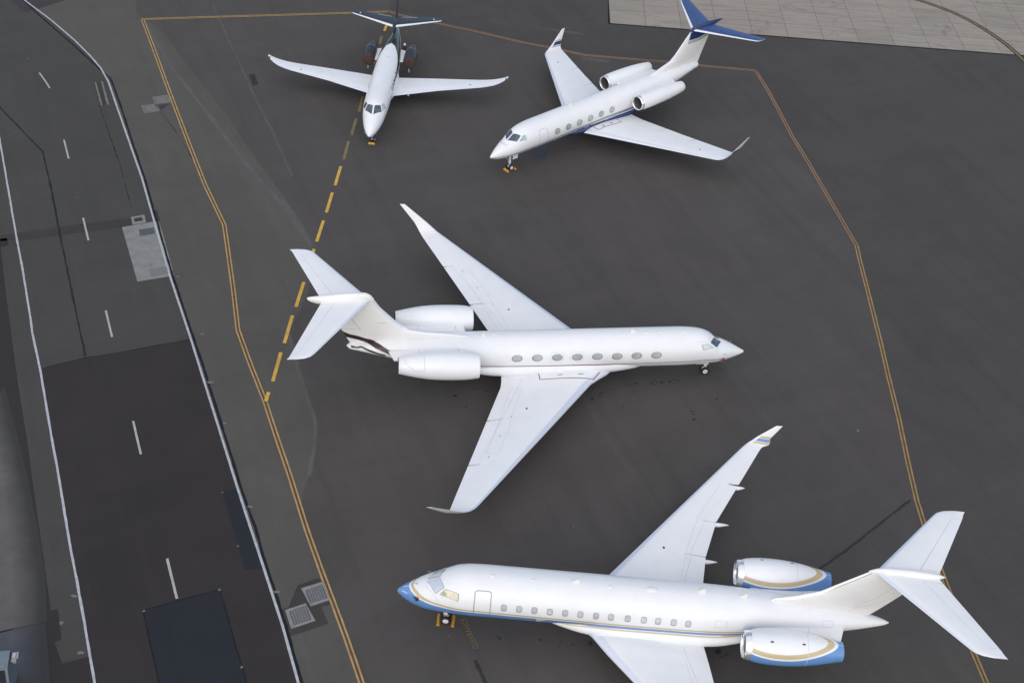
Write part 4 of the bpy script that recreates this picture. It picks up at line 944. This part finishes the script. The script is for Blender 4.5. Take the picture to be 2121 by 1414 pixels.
ad_ = s.n('Math', operation='MULTIPLY_ADD'); s.l(s.noise(.9, 5, .65), ad_.inputs[0]); ad_.inputs[1].default_value = .35; s.l(at_.outputs['Fac'], ad_.inputs[2])
s.l(s.mix(cc_, (.033, .032, .033), s.ramp(ad_.outputs[0], [(.2, 0), (1.1, 1)])), s.b.inputs['Base Color']); s.b.inputs['Roughness'].default_value = .9
M['apron_blend'] = s.m
def fade_sheet(name, inner, outer, far, z, mat):
    rows = [[lerp(a[0], b[0], t) for t in (0,)] for a, b in zip(inner, outer)]
    me = bpy.data.meshes.new(name); V = []; Fc = []; Wv = []; n = 9
    for f_, a, b in zip(far, inner, outer):
        f_, a, b = at(*f_), at(*a), at(*b); V.append((f_[0], f_[1], z)); Wv.append(0.0)
        for k in range(n): t = k / (n - 1); V.append((lerp(a[0], b[0], t), lerp(a[1], b[1], t), z)); Wv.append(t)
    m = n + 1
    for i in range(len(inner) - 1):
        for k in range(n): Fc.append((i * m + k, i * m + k + 1, (i + 1) * m + k + 1, (i + 1) * m + k))
    me.from_pydata(V, [], Fc); at2 = me.attributes.new('wear', 'FLOAT', 'POINT'); at2.data.foreach_set('value', Wv); me.materials.append(mat)
    o = bpy.data.objects.new(name, me); COL.objects.link(o); o['kind'] = 'structure'
YI = [(-40, 840), (-25, 880), (-8, 940), (4, 1000), (16, 1100), (24, 1200), (26, 1301)]; YO = [(10, 800), (26, 860), (44, 930), (60, 1000), (80, 1100), (95, 1200), (98, 1287)]
fade_sheet('concrete_yard', YI, YO, [(-300, 830), (-300, 870), (-300, 940), (-300, 1010), (-300, 1110), (-300, 1210), (-300, 1371)], .012, M['apron_blend'])
s = NT('blue_grey_slab_worn'); bc_ = s.ramp(s.noise(1.2, 5), [(.3, (.060, .064, .073)), (.7, (.082, .086, .097))])  # slab colour, blended to near black along its outer edge
at_ = s.n('Attribute'); at_.attribute_name = 'wear'; ad_ = s.n('Math', operation='MULTIPLY_ADD'); s.l(s.noise(.9, 5, .65), ad_.inputs[0]); ad_.inputs[1].default_value = .35; s.l(at_.outputs['Fac'], ad_.inputs[2])
s.l(s.mix(bc_, (.030, .029, .031), s.ramp(ad_.outputs[0], [(.2, 0), (1.1, 1)])), s.b.inputs['Base Color']); s.b.inputs['Roughness'].default_value = .8
fade_sheet('grey_slab', [(22, 1303), (30, 1350), (34, 1420), (36, 1570)], [(94, 1289), (100, 1345), (104, 1420), (110, 1570)], [(-300, 1372), (-300, 1420), (-300, 1490), (-300, 1640)], .012, s.m)
strip_obj('slab_joint', [(P2([(-40, 1319), (0, 1309.5), (27, 1302)]), .07, 0)], .016, [M['seal']])
# patches
sheet('asphalt_patch', P2([(296, 1263.5), (455, 1220), (503, 1386), (545, 1530), (362, 1570), (331, 1420)]), .016, M['asphalt_blue'])
sheet('asphalt_patch', P2([(460, 1019), (491.5, 1011), (512, 1070), (541, 1158), (543, 1178), (508, 1180)]), .016, M['asphalt_blue'])
sheet('trench_repair', P2([(-20, 490), (60, 479), (150, 466), (272, 451), (276, 470), (244, 473), (150, 484), (60, 496), (-20, 501)]), .012, M['asphalt_dark'])
sheet('asphalt_patch', P2([(0, 495), (14, 493), (18, 508), (0, 512)]), .012, M['asphalt_new'])
zg = lambda p: Zm((560, 1170), 200 / 1885, p)
sheet('asphalt_patch', P2(zg([(535, 390), (930, 250), (1040, 330), (1190, 690), (1165, 775), (1000, 815), (1130, 1140), (370, 1395), (210, 865), (350, 820)])), .008, M['asphalt_dark'])
zp = lambda p: Zm((180, 150), 200 / 2121, p)
sheet('asphalt_patch', P2(zp([(1580, 715), (1840, 680), (1620, 845)])), .008, M['asphalt_dark'])
sheet('asphalt_patch', P2(zp([(240, 230), (320, 215), (440, 700), (345, 730)])), .012, M['asphalt_dark'])
sheet('asphalt_patch', P2([(515, 155), (527, 153), (535, 175), (524, 178)]), .004, M['asphalt_new'])
sheet('asphalt_patch', P2([(314, 436), (325, 434), (332, 458), (322, 460)]), .012, M['asphalt_dark'])
sheet('asphalt_patch', P2([(0, -10), (20, 0), (52, 27), (145, -2), (120, -40), (0, -60)]), .014, M['asphalt_dark'])
# dark bell-shaped patch under the navy-tailed jet
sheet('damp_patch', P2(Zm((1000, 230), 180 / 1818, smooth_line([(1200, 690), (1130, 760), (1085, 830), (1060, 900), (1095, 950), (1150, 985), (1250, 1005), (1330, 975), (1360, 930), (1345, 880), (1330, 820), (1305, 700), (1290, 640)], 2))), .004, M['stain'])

M['asphalt_outer'] = asphalt('outer_apron_asphalt', (.050, .0463, .0428), (.066, .0612, .0565), (.0625, .0552, .0523), .8, -1.13)  # apron asphalt made darker: vignette shading painted into the ground colour
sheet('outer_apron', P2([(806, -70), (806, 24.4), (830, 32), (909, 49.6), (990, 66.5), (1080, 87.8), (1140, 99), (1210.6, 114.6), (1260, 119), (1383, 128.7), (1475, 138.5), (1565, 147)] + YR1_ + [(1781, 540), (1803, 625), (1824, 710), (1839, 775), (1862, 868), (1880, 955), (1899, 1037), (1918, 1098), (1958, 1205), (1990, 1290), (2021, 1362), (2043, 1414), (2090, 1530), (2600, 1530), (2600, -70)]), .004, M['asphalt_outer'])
# --- concrete taxiway slabs, top right
ang = math.atan2(120.556 - 119.362, 50.477 - 7.168); ca, sa = math.cos(ang), math.sin(ang)
s = NT('taxiway_concrete')
mp = s.n('Mapping'); mp.inputs['Rotation'].default_value = (0, 0, 0); s.l(s.co(), mp.inputs['Vector'])
sx = s.n('SeparateXYZ'); s.l(mp.outputs[0], sx.inputs[0])
def cell(sock, size, off):
    a = s.n('Math', operation='MULTIPLY_ADD'); s.l(sock, a.inputs[0]); a.inputs[1].default_value = 1 / size; a.inputs[2].default_value = off
    f = s.n('Math', operation='FRACT'); s.l(a.outputs[0], f.inputs[0]); fl = s.n('Math', operation='FLOOR'); s.l(a.outputs[0], fl.inputs[0])
    return f.outputs[0], fl.outputs[0]
fx, ix = cell(sx.outputs[0], 3.72, 0.0); fy, iy = cell(sx.outputs[1], 3.1, 0.0)
cmb = s.n('CombineXYZ'); s.l(ix, cmb.inputs[0]); s.l(iy, cmb.inputs[1])
wn = s.n('TexWhiteNoise'); wn.noise_dimensions = '2D'; s.l(cmb.outputs[0], wn.inputs['Vector'])
base = s.ramp(wn.outputs['Value'], [(0, (.275, .246, .207)), (.3, (.312, .279, .235)), (.55, (.312, .268, .234)), (.8, (.292, .267, .226)), (1, (.322, .291, .243))])
st1 = s.noise(1.0, 6, .7, vec=s.mapped((.22, 2.4, 1)), dist=.3)
base = s.mix(base, (.18, .163, .14), s.ramp(st1, [(.48, 0), (.72, .85)])); base = s.mix(base, (.36, .335, .295), s.ramp(st1, [(.25, .5), (.42, 0)]))
base = s.mix(base, (.11, .107, .10), s.ramp(s.noise(.35, 5, .7, dist=1), [(.60, 0), (.76, .7)]))
def edge(sock, w):
    a = s.n('Math', operation='SUBTRACT'); s.l(sock, a.inputs[0]); a.inputs[1].default_value = .5
    b = s.n('Math', operation='ABSOLUTE'); s.l(a.outputs[0], b.inputs[0])
    c = s.n('Math', operation='GREATER_THAN'); s.l(b.outputs[0], c.inputs[0]); c.inputs[1].default_value = .5 - w
    return c.outputs[0]
mx = s.n('Math', operation='MAXIMUM'); s.l(edge(fx, .013), mx.inputs[0]); s.l(edge(fy, .012), mx.inputs[1])
jn = s.n('Math', operation='MULTIPLY'); s.l(mx.outputs[0], jn.inputs[0]); s.l(s.ramp(s.noise(1.3, 3), [(.3, .35), (.6, .9)]), jn.inputs[1])
base = s.mix(base, (.17, .145, .12), jn.outputs[0])
s.l(base, s.b.inputs['Base Color']); s.b.inputs['Roughness'].default_value = .9; s.b.inputs['Specular IOR Level'].default_value = .3
M['taxiway'] = s.m
cp = MB(); cp.add([(0, 0, 0), (160, 0, 0), (160, 80, 0), (0, 80, 0)], [(0, 1, 2, 3)])
co_ = cp.build('concrete_taxiway', M['taxiway'], None, None); co_.location = (7.168, 119.362, .012); co_.rotation_euler = (0, 0, ang); co_['kind'] = 'structure'
strip_obj('taxiway_edge_joint', [([(7.05, 119.25), (50.48, 120.45), (150, 123.2)], .22, 0), ([(7.05, 119.25), (6.9, 160)], .22, 0)], .008, [M['seal']], wob=.03)
tc = smooth_line(P2(Zm((1680, 0), 441 / 2121, [(900, -40), (1080, 5), (1350, 100), (1500, 165), (1700, 275), (1900, 410), (2020, 510), (2121, 605), (2300, 800)])), 2)
strip_obj('taxiway_line', [(tc, .62, 0), (tc, .22, 1)], .016, [worn('dark_line_border', (.05, .045, .03), .8, .15, 3), worn('olive_taxi_paint', (.215, .18, .10), .75, .15, 3)])

# --- road lines
strip_obj('road_edge_line', [(we, .145, 0)], .020, [M['line_white']], wob=.006)
strip_obj('road_edge_line', [(wl, .14, 0)], .020, [M['line_white']], wob=.012)
sealR = [(33, -12), (88, 38), (150, 92), (185, 124), (210, 147), (228, 162), (238, 186), (252, 226), (275, 297), (299, 367), (320, 441), (356, 566), (402, 703), (420, 755), (463, 893), (500, 1012), (533, 1105), (545, 1150), (575, 1240), (592, 1295), (625, 1412), (668, 1565)]
strip_obj('joint_sealant', [(P2(sealR), .15, 0)], .016, [M['seal']], wob=.025)
strip_obj('joint_sealant', [(P2([(-60, 165), (0, 222.8), (45, 270), (88.4, 314.7), (106, 389), (127, 500), (150, 610), (176.8, 738)]), .13, 0)], .016, [M['seal_thin']], wob=.03)
strip_obj('joint_sealant', [(P2([(83, 764.2), (130, 752), (176.8, 741), (244, 730.6), (320, 716), (397, 702.3)]), .05, 0)], .016, [M['seal']], wob=.02)
strip_obj('joint_sealant', [(P2([(331, 1420), (296, 1263.5), (455, 1220), (503, 1386), (545, 1530)]), .07, 0)], .020, [M['seal']], wob=.02)
strip_obj('crack', [(P2([(205, 217), (225, 275), (250, 345), (272, 430)]), .05, 0)], .012, [M['seal_thin']], wob=.03)
strip_obj('crack', [(P2([(330, 228), (362, 270), (400, 330)]), .05, 0)], .008, [M['seal_thin']], wob=.04)
for d in ([(81.3, 151.3), (90, 163), (97, 173), (103.2, 183.2)], [(132.6, 290), (142.2, 328.9)], [(172.2, 451.6), (183.2, 498)], [(219.2, 643.3), (232.3, 698)], [(275.8, 872), (292, 941)], [(346.2, 1156.4), (366.5, 1239.3)]):
    strip_obj('lane_dash', [(P2(d), .14, 0)], .020, [M['dash_white']], wob=.006)

# --- stand boundary: two yellow lines with a brown strip between
def boundary(name, pts, ym, w=.10, gap=.118, brown=True):
    p = P2(pts); L = [(p, gap * 2, 0)] if brown else []
    strip_obj(name, L + [(offs(p, -gap), w, 1), (offs(p, gap), w, 1)], .012, [M['brown_fill'], ym], wob=.006)
boundary('stand_boundary', list(reversed(YL)), M['yellow'])
boundary('stand_boundary', [(293, 40.5), (400, 37), (500, 34), (640, 30), (735, 27), (806, 24.4)], M['yellow'])
boundary('stand_boundary', [(806, 24.4), (830, 32), (909, 49.6), (990, 66.5), (1080, 87.8), (1140, 99), (1210.6, 114.6), (1260, 119), (1383, 128.7), (1475, 138.5), (1565, 146.5)], M['tan_line'])
YR1 = [(1565, 147), (1592, 190), (1640, 281), (1675, 338), (1717, 411), (1740, 450), (1767, 497), (1774, 508)]
YR2 = [(1774, 508), (1781, 540), (1803, 625), (1824, 710), (1839, 775), (1862, 868), (1880, 955), (1899, 1037), (1918, 1098), (1958, 1205), (1990, 1290), (2021, 1362), (2043, 1414), (2090, 1530)]
boundary('stand_boundary', YR1, M['tan_line']); boundary('stand_boundary', YR2, M['yellow_dull'])
YD = [((801, 52.2), (795.9, 64.9), 1), ((790.8, 75), (786.5, 92), 0), ((779, 115), (774, 133), 0), ((751.3, 199.9), (743.7, 231.7), 0), ((738, 245.7), (728, 280), 0), ((722, 292.8), (711.9, 331), 0), ((706, 345), (694, 384.5), 1), ((688.5, 399), (676, 440.5), 1), ((670, 457), (656, 500.5), 1), ((650.5, 516), (637, 560), 1), ((629.5, 584.2), (613, 635.8), 1), ((605.7, 653.5), (589, 711), 1), ((582, 729.7), (565, 790), 1), ((556.5, 812), (550.5, 831), 1)]
for a, b, k in YD: strip_obj('lead_in_dash', [(P2([a, b]), .25, 0)], .020, [M['yellow_dash'] if k else M['yellow_faded']])
# --- scuffs, marks, drips
def scuffs(name, pts, w, mat, z=.008, sm=2): strip_obj(name, [(smooth_line(P2(pts), sm), w, 0)], z, [mat], wob=.035)
scuffs('scuff_mark', [(304, 57), (371, 163), (424, 226), (500, 329), (560, 395), (620, 470), (645, 512)], .30, M['scuff'])
scuffs('scuff_mark', [(385, 175), (424, 230), (450, 262), (485, 312)], .35, M['scuff_faint'], .012)
scuffs('scuff_mark', [(440, 8), (462, 60), (500, 140), (520, 185), (545, 235), (570, 285), (605, 365)], .22, M['scuff_faint'])
scuffs('scuff_mark', [(585, 415), (620, 458), (643, 505)], .35, M['scuff_faint'], .012)
scuffs('scuff_mark', [(600, 690), (612, 745), (630, 800), (641, 836), (655, 872), (651, 935), (640, 985)], .25, M['scuff_faint'])
scuffs('scuff_mark', [(1203, 121), (1262, 128)], .7, M['scuff_faint'])
scuffs('scuff_mark', [(1130, 60), (1210, 72)], .35, M['scuff_faint'])
scuffs('tyre_mark', [(1690, 1183), (1760, 1135), (1820, 1085), (1886, 1035)], .16, M['tyre_mark'], .004)
scuffs('tyre_mark', [(984, 1366), (992, 1384), (1001, 1402), (1016, 1434)], .22, M['tyre_mark'], .004)
scuffs('tyre_mark', [(1640, 370), (1700, 480), (1740, 640)], .5, M['tyre_mark'], .004) if 0 else None
def drips(pts, n, spread):
    mb = MB(); p = smooth_line(P2(pts), 1)
    for x, y in resample(p, n):
        x += random.gauss(0, spread); y += random.gauss(0, spread); r = random.choice((.02, .03, .03, .05, .07)); k = [r * random.uniform(.6, 1.2) for _ in range(9)]
        mb.add([(x + k[i] * 1.5 * math.cos(.698 * i), y + k[i] * math.sin(.698 * i), .008 + .00002 * len(mb.f)) for i in range(9)], [tuple(range(9))])
    o = mb.build('oil_drips', M['oil'], None, None); o['kind'] = 'structure'
for sp, n, sd_ in (([(972, 803), (1000, 806), (1015, 810), (1030, 811)], 16, .05), ([(1225, 828), (1245, 815), (1272, 799)], 16, .12), ([(1288, 798), (1325, 793)], 14, .08), ([(1350, 794), (1375, 788), (1405, 787)], 24, .09), ([(1145, 319), (1175, 311), (1205, 305)], 16, .07), ([(1150, 357), (1160, 352)], 4, .06), ([(1488, 1350), (1502, 1358)], 10, .12), ([(1484, 815), (1490, 860)], 10, .12), ([(1432, 850), (1436, 870)], 8, .08), ([(1035, 1322), (1222, 1330)], 9, .2)): drips(sp, n, sd_)
def blot(name, cx, cy, r, mat, z=.024, asp=1.0):
    x, y = at(cx, cy); mb = MB(); n = 14; k = [r * random.uniform(.6, 1.15) for _ in range(n)]
    r = r * .62; mb.add([(x + k[i] * asp * math.cos(2 * math.pi * i / n), y + k[i] * math.sin(2 * math.pi * i / n), z) for i in range(n)], [tuple(range(n))])
    o = mb.build(name, mat, None, None); o['kind'] = 'structure'; return o
for c in ((1033, 824, .12), (943, 820, .16), (966, 843, .10), (1487, 1349, .2), (1223, 1333, .16), (1035, 1322, .1), (1120, 1325, .08), (1290, 842, .08), (168, 466, .11), (388, 272, .1), (1640, 1310, .1)): blot('oil_spot', *c, M['oil'])
for c in ((57, 122, .09), (17, 267, .06), (20, 311, .05), (155, 372, .05), (161, 408, .06), (436, 792, .12, 2.2), (465, 876, .10, 1.5), (517, 1049, .10, 2.0), (574, 1225, .11, 2.0), (419, 692, .08, 2.5), (368, 573, .08, 2), (298, 1265, .09), (455, 1221, .09), (461, 1020, .07), (493, 1131, .07), (501, 1381, .09), (153, 1234, .12, 1.6), (167, 1351, .12, 1.6), (127, 1290, .16, .8), (1188, 1090, .05), (930, 1318, .05), (1777, 892, .12), (620, 522, .1), (595, 584, .05)):
    blot('chalk_mark', c[0], c[1], c[2], M['chalk'], .024, c[3] if len(c) > 3 else 1.0)

# --- faded lettering on the apron, reading up towards the nose wheel
cu = bpy.data.curves.new('lettering', 'FONT'); cu.body = 'CLEARANCE'; cu.size = 1.0; cu.space_character = 1.06
to = bpy.data.objects.new('lettering', cu); COL.objects.link(to)
dg = bpy.context.evaluated_depsgraph_get(); me = bpy.data.meshes.new_from_object(to.evaluated_get(dg))
bpy.data.objects.remove(to)
a_, b_ = at(987, 1342), at(959, 1280)
xs_ = [v.co.x for v in me.vertices]; L_ = max(xs_) - min(xs_); S_ = math.hypot(b_[0] - a_[0], b_[1] - a_[1]) / L_
lt = bpy.data.objects.new('ground_lettering', me); COL.objects.link(lt); me.materials.append(M['lettering'])
lt.location = (a_[0] + .14, a_[1] + .05, .004); lt.rotation_euler = (0, 0, math.atan2(b_[1] - a_[1], b_[0] - a_[0])); lt.scale = (S_, S_ * 1.25, 1); lt['kind'] = 'structure'

# --- drain covers and slabs (things)
def rect_pts(c): return P2(c)
def thing(name, label, cat, loc, rz=0.0, group=None):
    o = bpy.data.objects.new(name, None); COL.objects.link(o); o.location = loc; o.rotation_euler = (0, 0, rz)
    return tag(o, label, cat, group)
def drain(name, label, cat, outer, inner, rows, cols, fm, gm, z, group=None, hole=True, bars=False):
    O_, I_ = P2(outer), P2(inner); cx = sum(p[0] for p in O_) / 4; cy = sum(p[1] for p in O_) / 4
    t = thing(name, label, cat, (cx, cy, 0), 0, group)
    rel = lambda P, zz: [(x - cx, y - cy, zz) for x, y in P]
    f = MB(); o1, o0, i1, i0 = rel(O_, z + .02), rel(O_, 0), rel(I_, z + .02), rel(I_, .002)
    f.grid([o0 + [o0[0]], o1 + [o1[0]], i1 + [i1[0]], i0 + [i0[0]]], 0)
    f.build('concrete_frame', fm, t, None)
    b = MB(); bp_ = rel(I_, .003); b.add(bp_, [(0, 1, 2, 3)], 1)
    V = [Vector((x - cx, y - cy, z + .012)) for x, y in I_]
    def q(u, v): return V[0].lerp(V[1], u).lerp(V[3].lerp(V[2], u), v)
    def bar(p, r, w):
        d = (r - p).normalized(); n = Vector((-d.y, d.x, 0)) * w / 2; b.add([p - n, p + n, r + n, r - n], [(0, 1, 2, 3)], 0)
    if bars:
        for k in range(cols): b_u = (k + .5) / cols; bar(q(b_u, .03), q(b_u, .97), (V[1] - V[0]).length / cols * .5)
    else:
        e = .06
        for i in range(cols):
            for j in range(rows):
                u0, u1, v0, v1 = (i + e) / cols, (i + 1 - e) / cols, (j + e) / rows, (j + 1 - e) / rows
                u0, u1, v0, v1 = [.03 + .94 * k for k in (u0, u1, v0, v1)]
                b.add([q(u0, v0), q(u1, v0), q(u1, v1), q(u0, v1)], [(0, 1, 2, 3)], 0)
    b.build('grate', [gm, M['grate_dark'] if not hole else M['dark']], t, None)
    return t
drain('drain_cover', 'square gridded drain cover touching the yellow line near the blue nosed jet', 'drain cover', [(623.7, 1218.3), (669.3, 1204), (683.6, 1242.1), (643.3, 1255.4)], [(633.2, 1222), (667.2, 1210.8), (677.8, 1238), (642.8, 1249)], 7, 6, M['concrete'], M['grate'], .018, 'drain covers in the ground')
drain('drain_cover', 'square gridded drain cover beside the white road edge line, low in the photo', 'drain cover', [(590.6, 1263.4), (633.2, 1249), (653.4, 1285), (603, 1302)], [(599.3, 1265.5), (634.3, 1253.8), (644.7, 1283), (608.8, 1294)], 7, 6, M['concrete'], M['grate'], .018, 'drain covers in the ground')
drain('drain_cover', 'worn grey drain cover touching the yellow line, far from the camera', 'drain cover', zp([(1435, 550), (1785, 495), (1850, 665), (1490, 710)]), zp([(1490, 575), (1745, 535), (1785, 650), (1520, 690)]), 5, 6, M['concrete_dim'], M['brick'], .012, 'drain covers in the ground')
drain('drain_cover', 'worn grey drain cover just left of a matching one, far from the camera', 'drain cover', zp([(1190, 735), (1480, 695), (1610, 850), (1255, 910)]), zp([(1255, 750), (1500, 715), (1550, 845), (1300, 880)]), 5, 6, M['concrete_dim'], M['brick'], .012, 'drain covers in the ground')
z8_ = lambda p: Zm((240, 420), 140 / 1100, p)
drain('drain_cover', 'small dark square drain in a pale frame above the concrete slab', 'drain cover', z8_([(243, 240), (465, 200), (493, 318), (275, 362)]), z8_([(290, 258), (425, 235), (440, 298), (310, 320)]), 1, 5, M['concrete'], M['grate_dark'], .018, 'drain covers in the ground', bars=True)
sheet('concrete_slab', P2(z8_([(100, 400), (640, 302), (690, 298), (740, 420), (950, 1185), (900, 1195), (350, 1285)])), .014, M['concrete'])
def flat_grate(label, quad, cols, rows, bars):
    q0 = P2(quad); c = (sum(p[0] for p in q0) / 4, sum(p[1] for p in q0) / 4)
    big = [(c[0] + (x - c[0]) * 1.06, c[1] + (y - c[1]) * 1.06) for x, y in q0]
    t = thing('floor_grate', label, 'grate', (c[0], c[1], 0), 0, 'drain covers in the ground')
    f = MB(); rel = lambda P, zz: [(x - c[0], y - c[1], zz) for x, y in P]
    o1, o0, i1, i0 = rel(big, .026), rel(big, .0), rel(q0, .026), rel(q0, .016)
    f.grid([o0 + [o0[0]], o1 + [o1[0]], i1 + [i1[0]], i0 + [i0[0]]], 0); f.build('frame', M['rim'], t, None)
    b = MB(); b.add(rel(q0, .018), [(0, 1, 2, 3)], 1); V = [Vector(p) for p in rel(q0, .024)]
    def q(u, v): return V[0].lerp(V[1], u).lerp(V[3].lerp(V[2], u), v)
    def bar(p, r, w):
        d = (r - p).normalized(); n = Vector((-d.y, d.x, 0)) * w / 2; b.add([p - n, p + n, r + n, r - n], [(0, 1, 2, 3)], 0)
    for k in range(cols): bar(q((k + .7) / cols, 0), q((k + .2) / cols, 1), (V[1] - V[0]).length / cols * .42)
    for k in range(rows): bar(q(0, (k + .5) / rows), q(1, (k + .5) / rows), (V[3] - V[0]).length / rows * .35)
    b.build('bars', [M['grate'], M['grate_dark']] if bars else [M['rim'], M['concrete_dim']], t, None)
flat_grate('dark blue slatted grate at the upper end of the pale concrete slab', z8_([(370, 440), (618, 400), (645, 508), (390, 552)]), 18, 0, True)
flat_grate('grey mesh grate at the lower end of the pale concrete slab', z8_([(530, 1075), (818, 1035), (852, 1165), (570, 1217)]), 12, 7, False)
# twin concrete kerb bars by the road bend
for q, lab in (([(170, 232), (205, 228), (350, 735), (310, 745)], 'left one of two parallel pale concrete bars beside the road bend'), ([(312, 218), (350, 214), (495, 715), (440, 725)], 'right one of two parallel pale concrete bars, nearest the white line')):
    W4 = P2(zp(q)); cx = sum(p[0] for p in W4) / 4; cy = sum(p[1] for p in W4) / 4
    mb = MB(); mb.grid([[(x - cx, y - cy, 0) for x, y in W4], [(x - cx, y - cy, .07) for x, y in W4]], 0, True, True, True)
    o = mb.build('concrete_bar', M['concrete_dim'], None, None); o.location = (cx, cy, .008); tag(o, lab, 'kerb', 'twin concrete bars by the road')

# ================================================================== wheel chocks
def chock(label, jetpose, x, y, L=.42):
    X, Y, a = jetpose; n = (math.cos(a), math.sin(a)); l = (-n[1], n[0])
    mb = MB(); w, h = .10, .15
    pr = [(-w, 0), (w, 0), (w * .45, h * .9), (w * .25, h), (-w * .25, h), (-w * .45, h * .9)]
    mb.grid([[(p[0], s * L / 2, p[1]) for p in pr] for s in (-1, 1)], 0, True, True, True)
    o = mb.build('wheel_chock', M['chock'], None, None)
    o.location = (X - n[0] * x + l[0] * y, Y - n[1] * x + l[1] * y, .002); o.rotation_euler = (0, 0, a)
    return tag(o, label, 'chock', 'yellow wheel chocks')
pB = (-5.10467, 42.92685, 3.1455863); pC = (-3.20311, 88.556196, -2.3806044); pD = (-13.68869, 90.79179, -1.5757518)
chock('yellow chock in front of the nose wheel of the blue nosed jet', pB, 2.38, .05, .75)
chock('yellow chock behind the nose wheel of the blue nosed jet', pB, 3.2, .05, .75)
chock('yellow chock in front of the nose wheel of the navy tailed jet', pC, 1.92, .05, .62)
chock('yellow chock behind the nose wheel of the navy tailed jet', pC, 2.68, .1, .62)
chock('yellow chock under the nose of the small black tailed jet', pD, 1.38, .0, .55)

# ================================================================== pale blue lorry at the lower left corner
M['truck_blue'] = paint('pale_blue_lorry_paint', (.125, .17, .195), .4, .2, .12)
zt_ = lambda p: Zm((0, 1320), 70 / 1053, p)
zr = 2.5
rr = at(21.5, 1343, zr); rf = at(14.5, 1386, zr); rb2 = at(-300, 1406, zr)
tx, ty = rr; ux = Vector((rf[0] - rr[0], rf[1] - rr[1], 0)).normalized(); vx = Vector((-ux.y, ux.x, 0)); vx = vx if vx.x < 0 else -vx
t = thing('lorry', 'pale blue lorry cab with a door mirror, cut off at the lower left corner', 'lorry', (tx, ty, 0), math.atan2(ux.y, ux.x))
# local frame: +x to the front of the cab, +y to its left side seen from above
sgn = 1 if Vector((-ux.y, ux.x, 0)).dot(vx) > 0 else -1
def TB_(c, sz, mb, mi=0): mb.box((c[0], c[1] * sgn, c[2]), sz, mi)
mb = MB()
prof = [(0, .5), (0, 2.4), (.08, 2.5), (1.0, 2.52), (1.18, 2.46), (1.55, 1.62), (2.1, 1.45), (2.2, 1.3), (2.22, .5)]
mb.grid([[(p[0], sgn * yy, p[1]) for p in prof] for yy in (0.0, 2.3)], 0, True, True, True); mb.build('cab', M['truck_blue'], t, 30)
mb = MB(); mb.add([(1.215, sgn * .14, 2.405), (1.215, sgn * 2.16, 2.405), (1.535, sgn * 2.16, 1.69), (1.535, sgn * .14, 1.69)], [(0, 1, 2, 3)]); mb.build('windscreen', M['glass_dark'], t, None)
mb = MB(); TB_((1.06, 1.15, 2.545), (.16, 2.0, .05), mb); mb.build('roof_edge_trim', M['concrete'], t, None)
mb = MB(); TB_((-3.3, 1.15, 1.75), (6.4, 2.4, 2.1), mb); mb.build('cargo_box', M['truck_blue'], t, None) if 0 else None
mb = MB()
TB_((.42, -.20, 2.28), (.62, .26, .12), mb, 0); TB_((.34, -.20, 2.36), (.28, .16, .10), mb, 1); TB_((.12, -.1, 2.3), (.05, .2, .05), mb, 2); TB_((.72, -.1, 2.3), (.05, .2, .05), mb, 2)
TB_((.30, -.36, 2.3), (.34, .05, .14), mb, 1)
mb.build('door_mirror', [M['rim'], M['seam'], M['dark']], t, None)
for xx in (.35,):
    for yy in (.15, 2.15):
        w_ = MB(); w_.lathe((xx + .6, sgn * yy - .13, .45), (0, 1, 0), [(0, .25), (0, .4), (.04, .45), (.22, .45), (.26, .4), (.26, .25)], 24); w_.build('wheel', M['rubber'], t, 40)
mb = MB(); TB_((.9, 1.15, .55), (2.3, 1.9, .2), mb); mb.build('chassis', M['dark'], t, None)
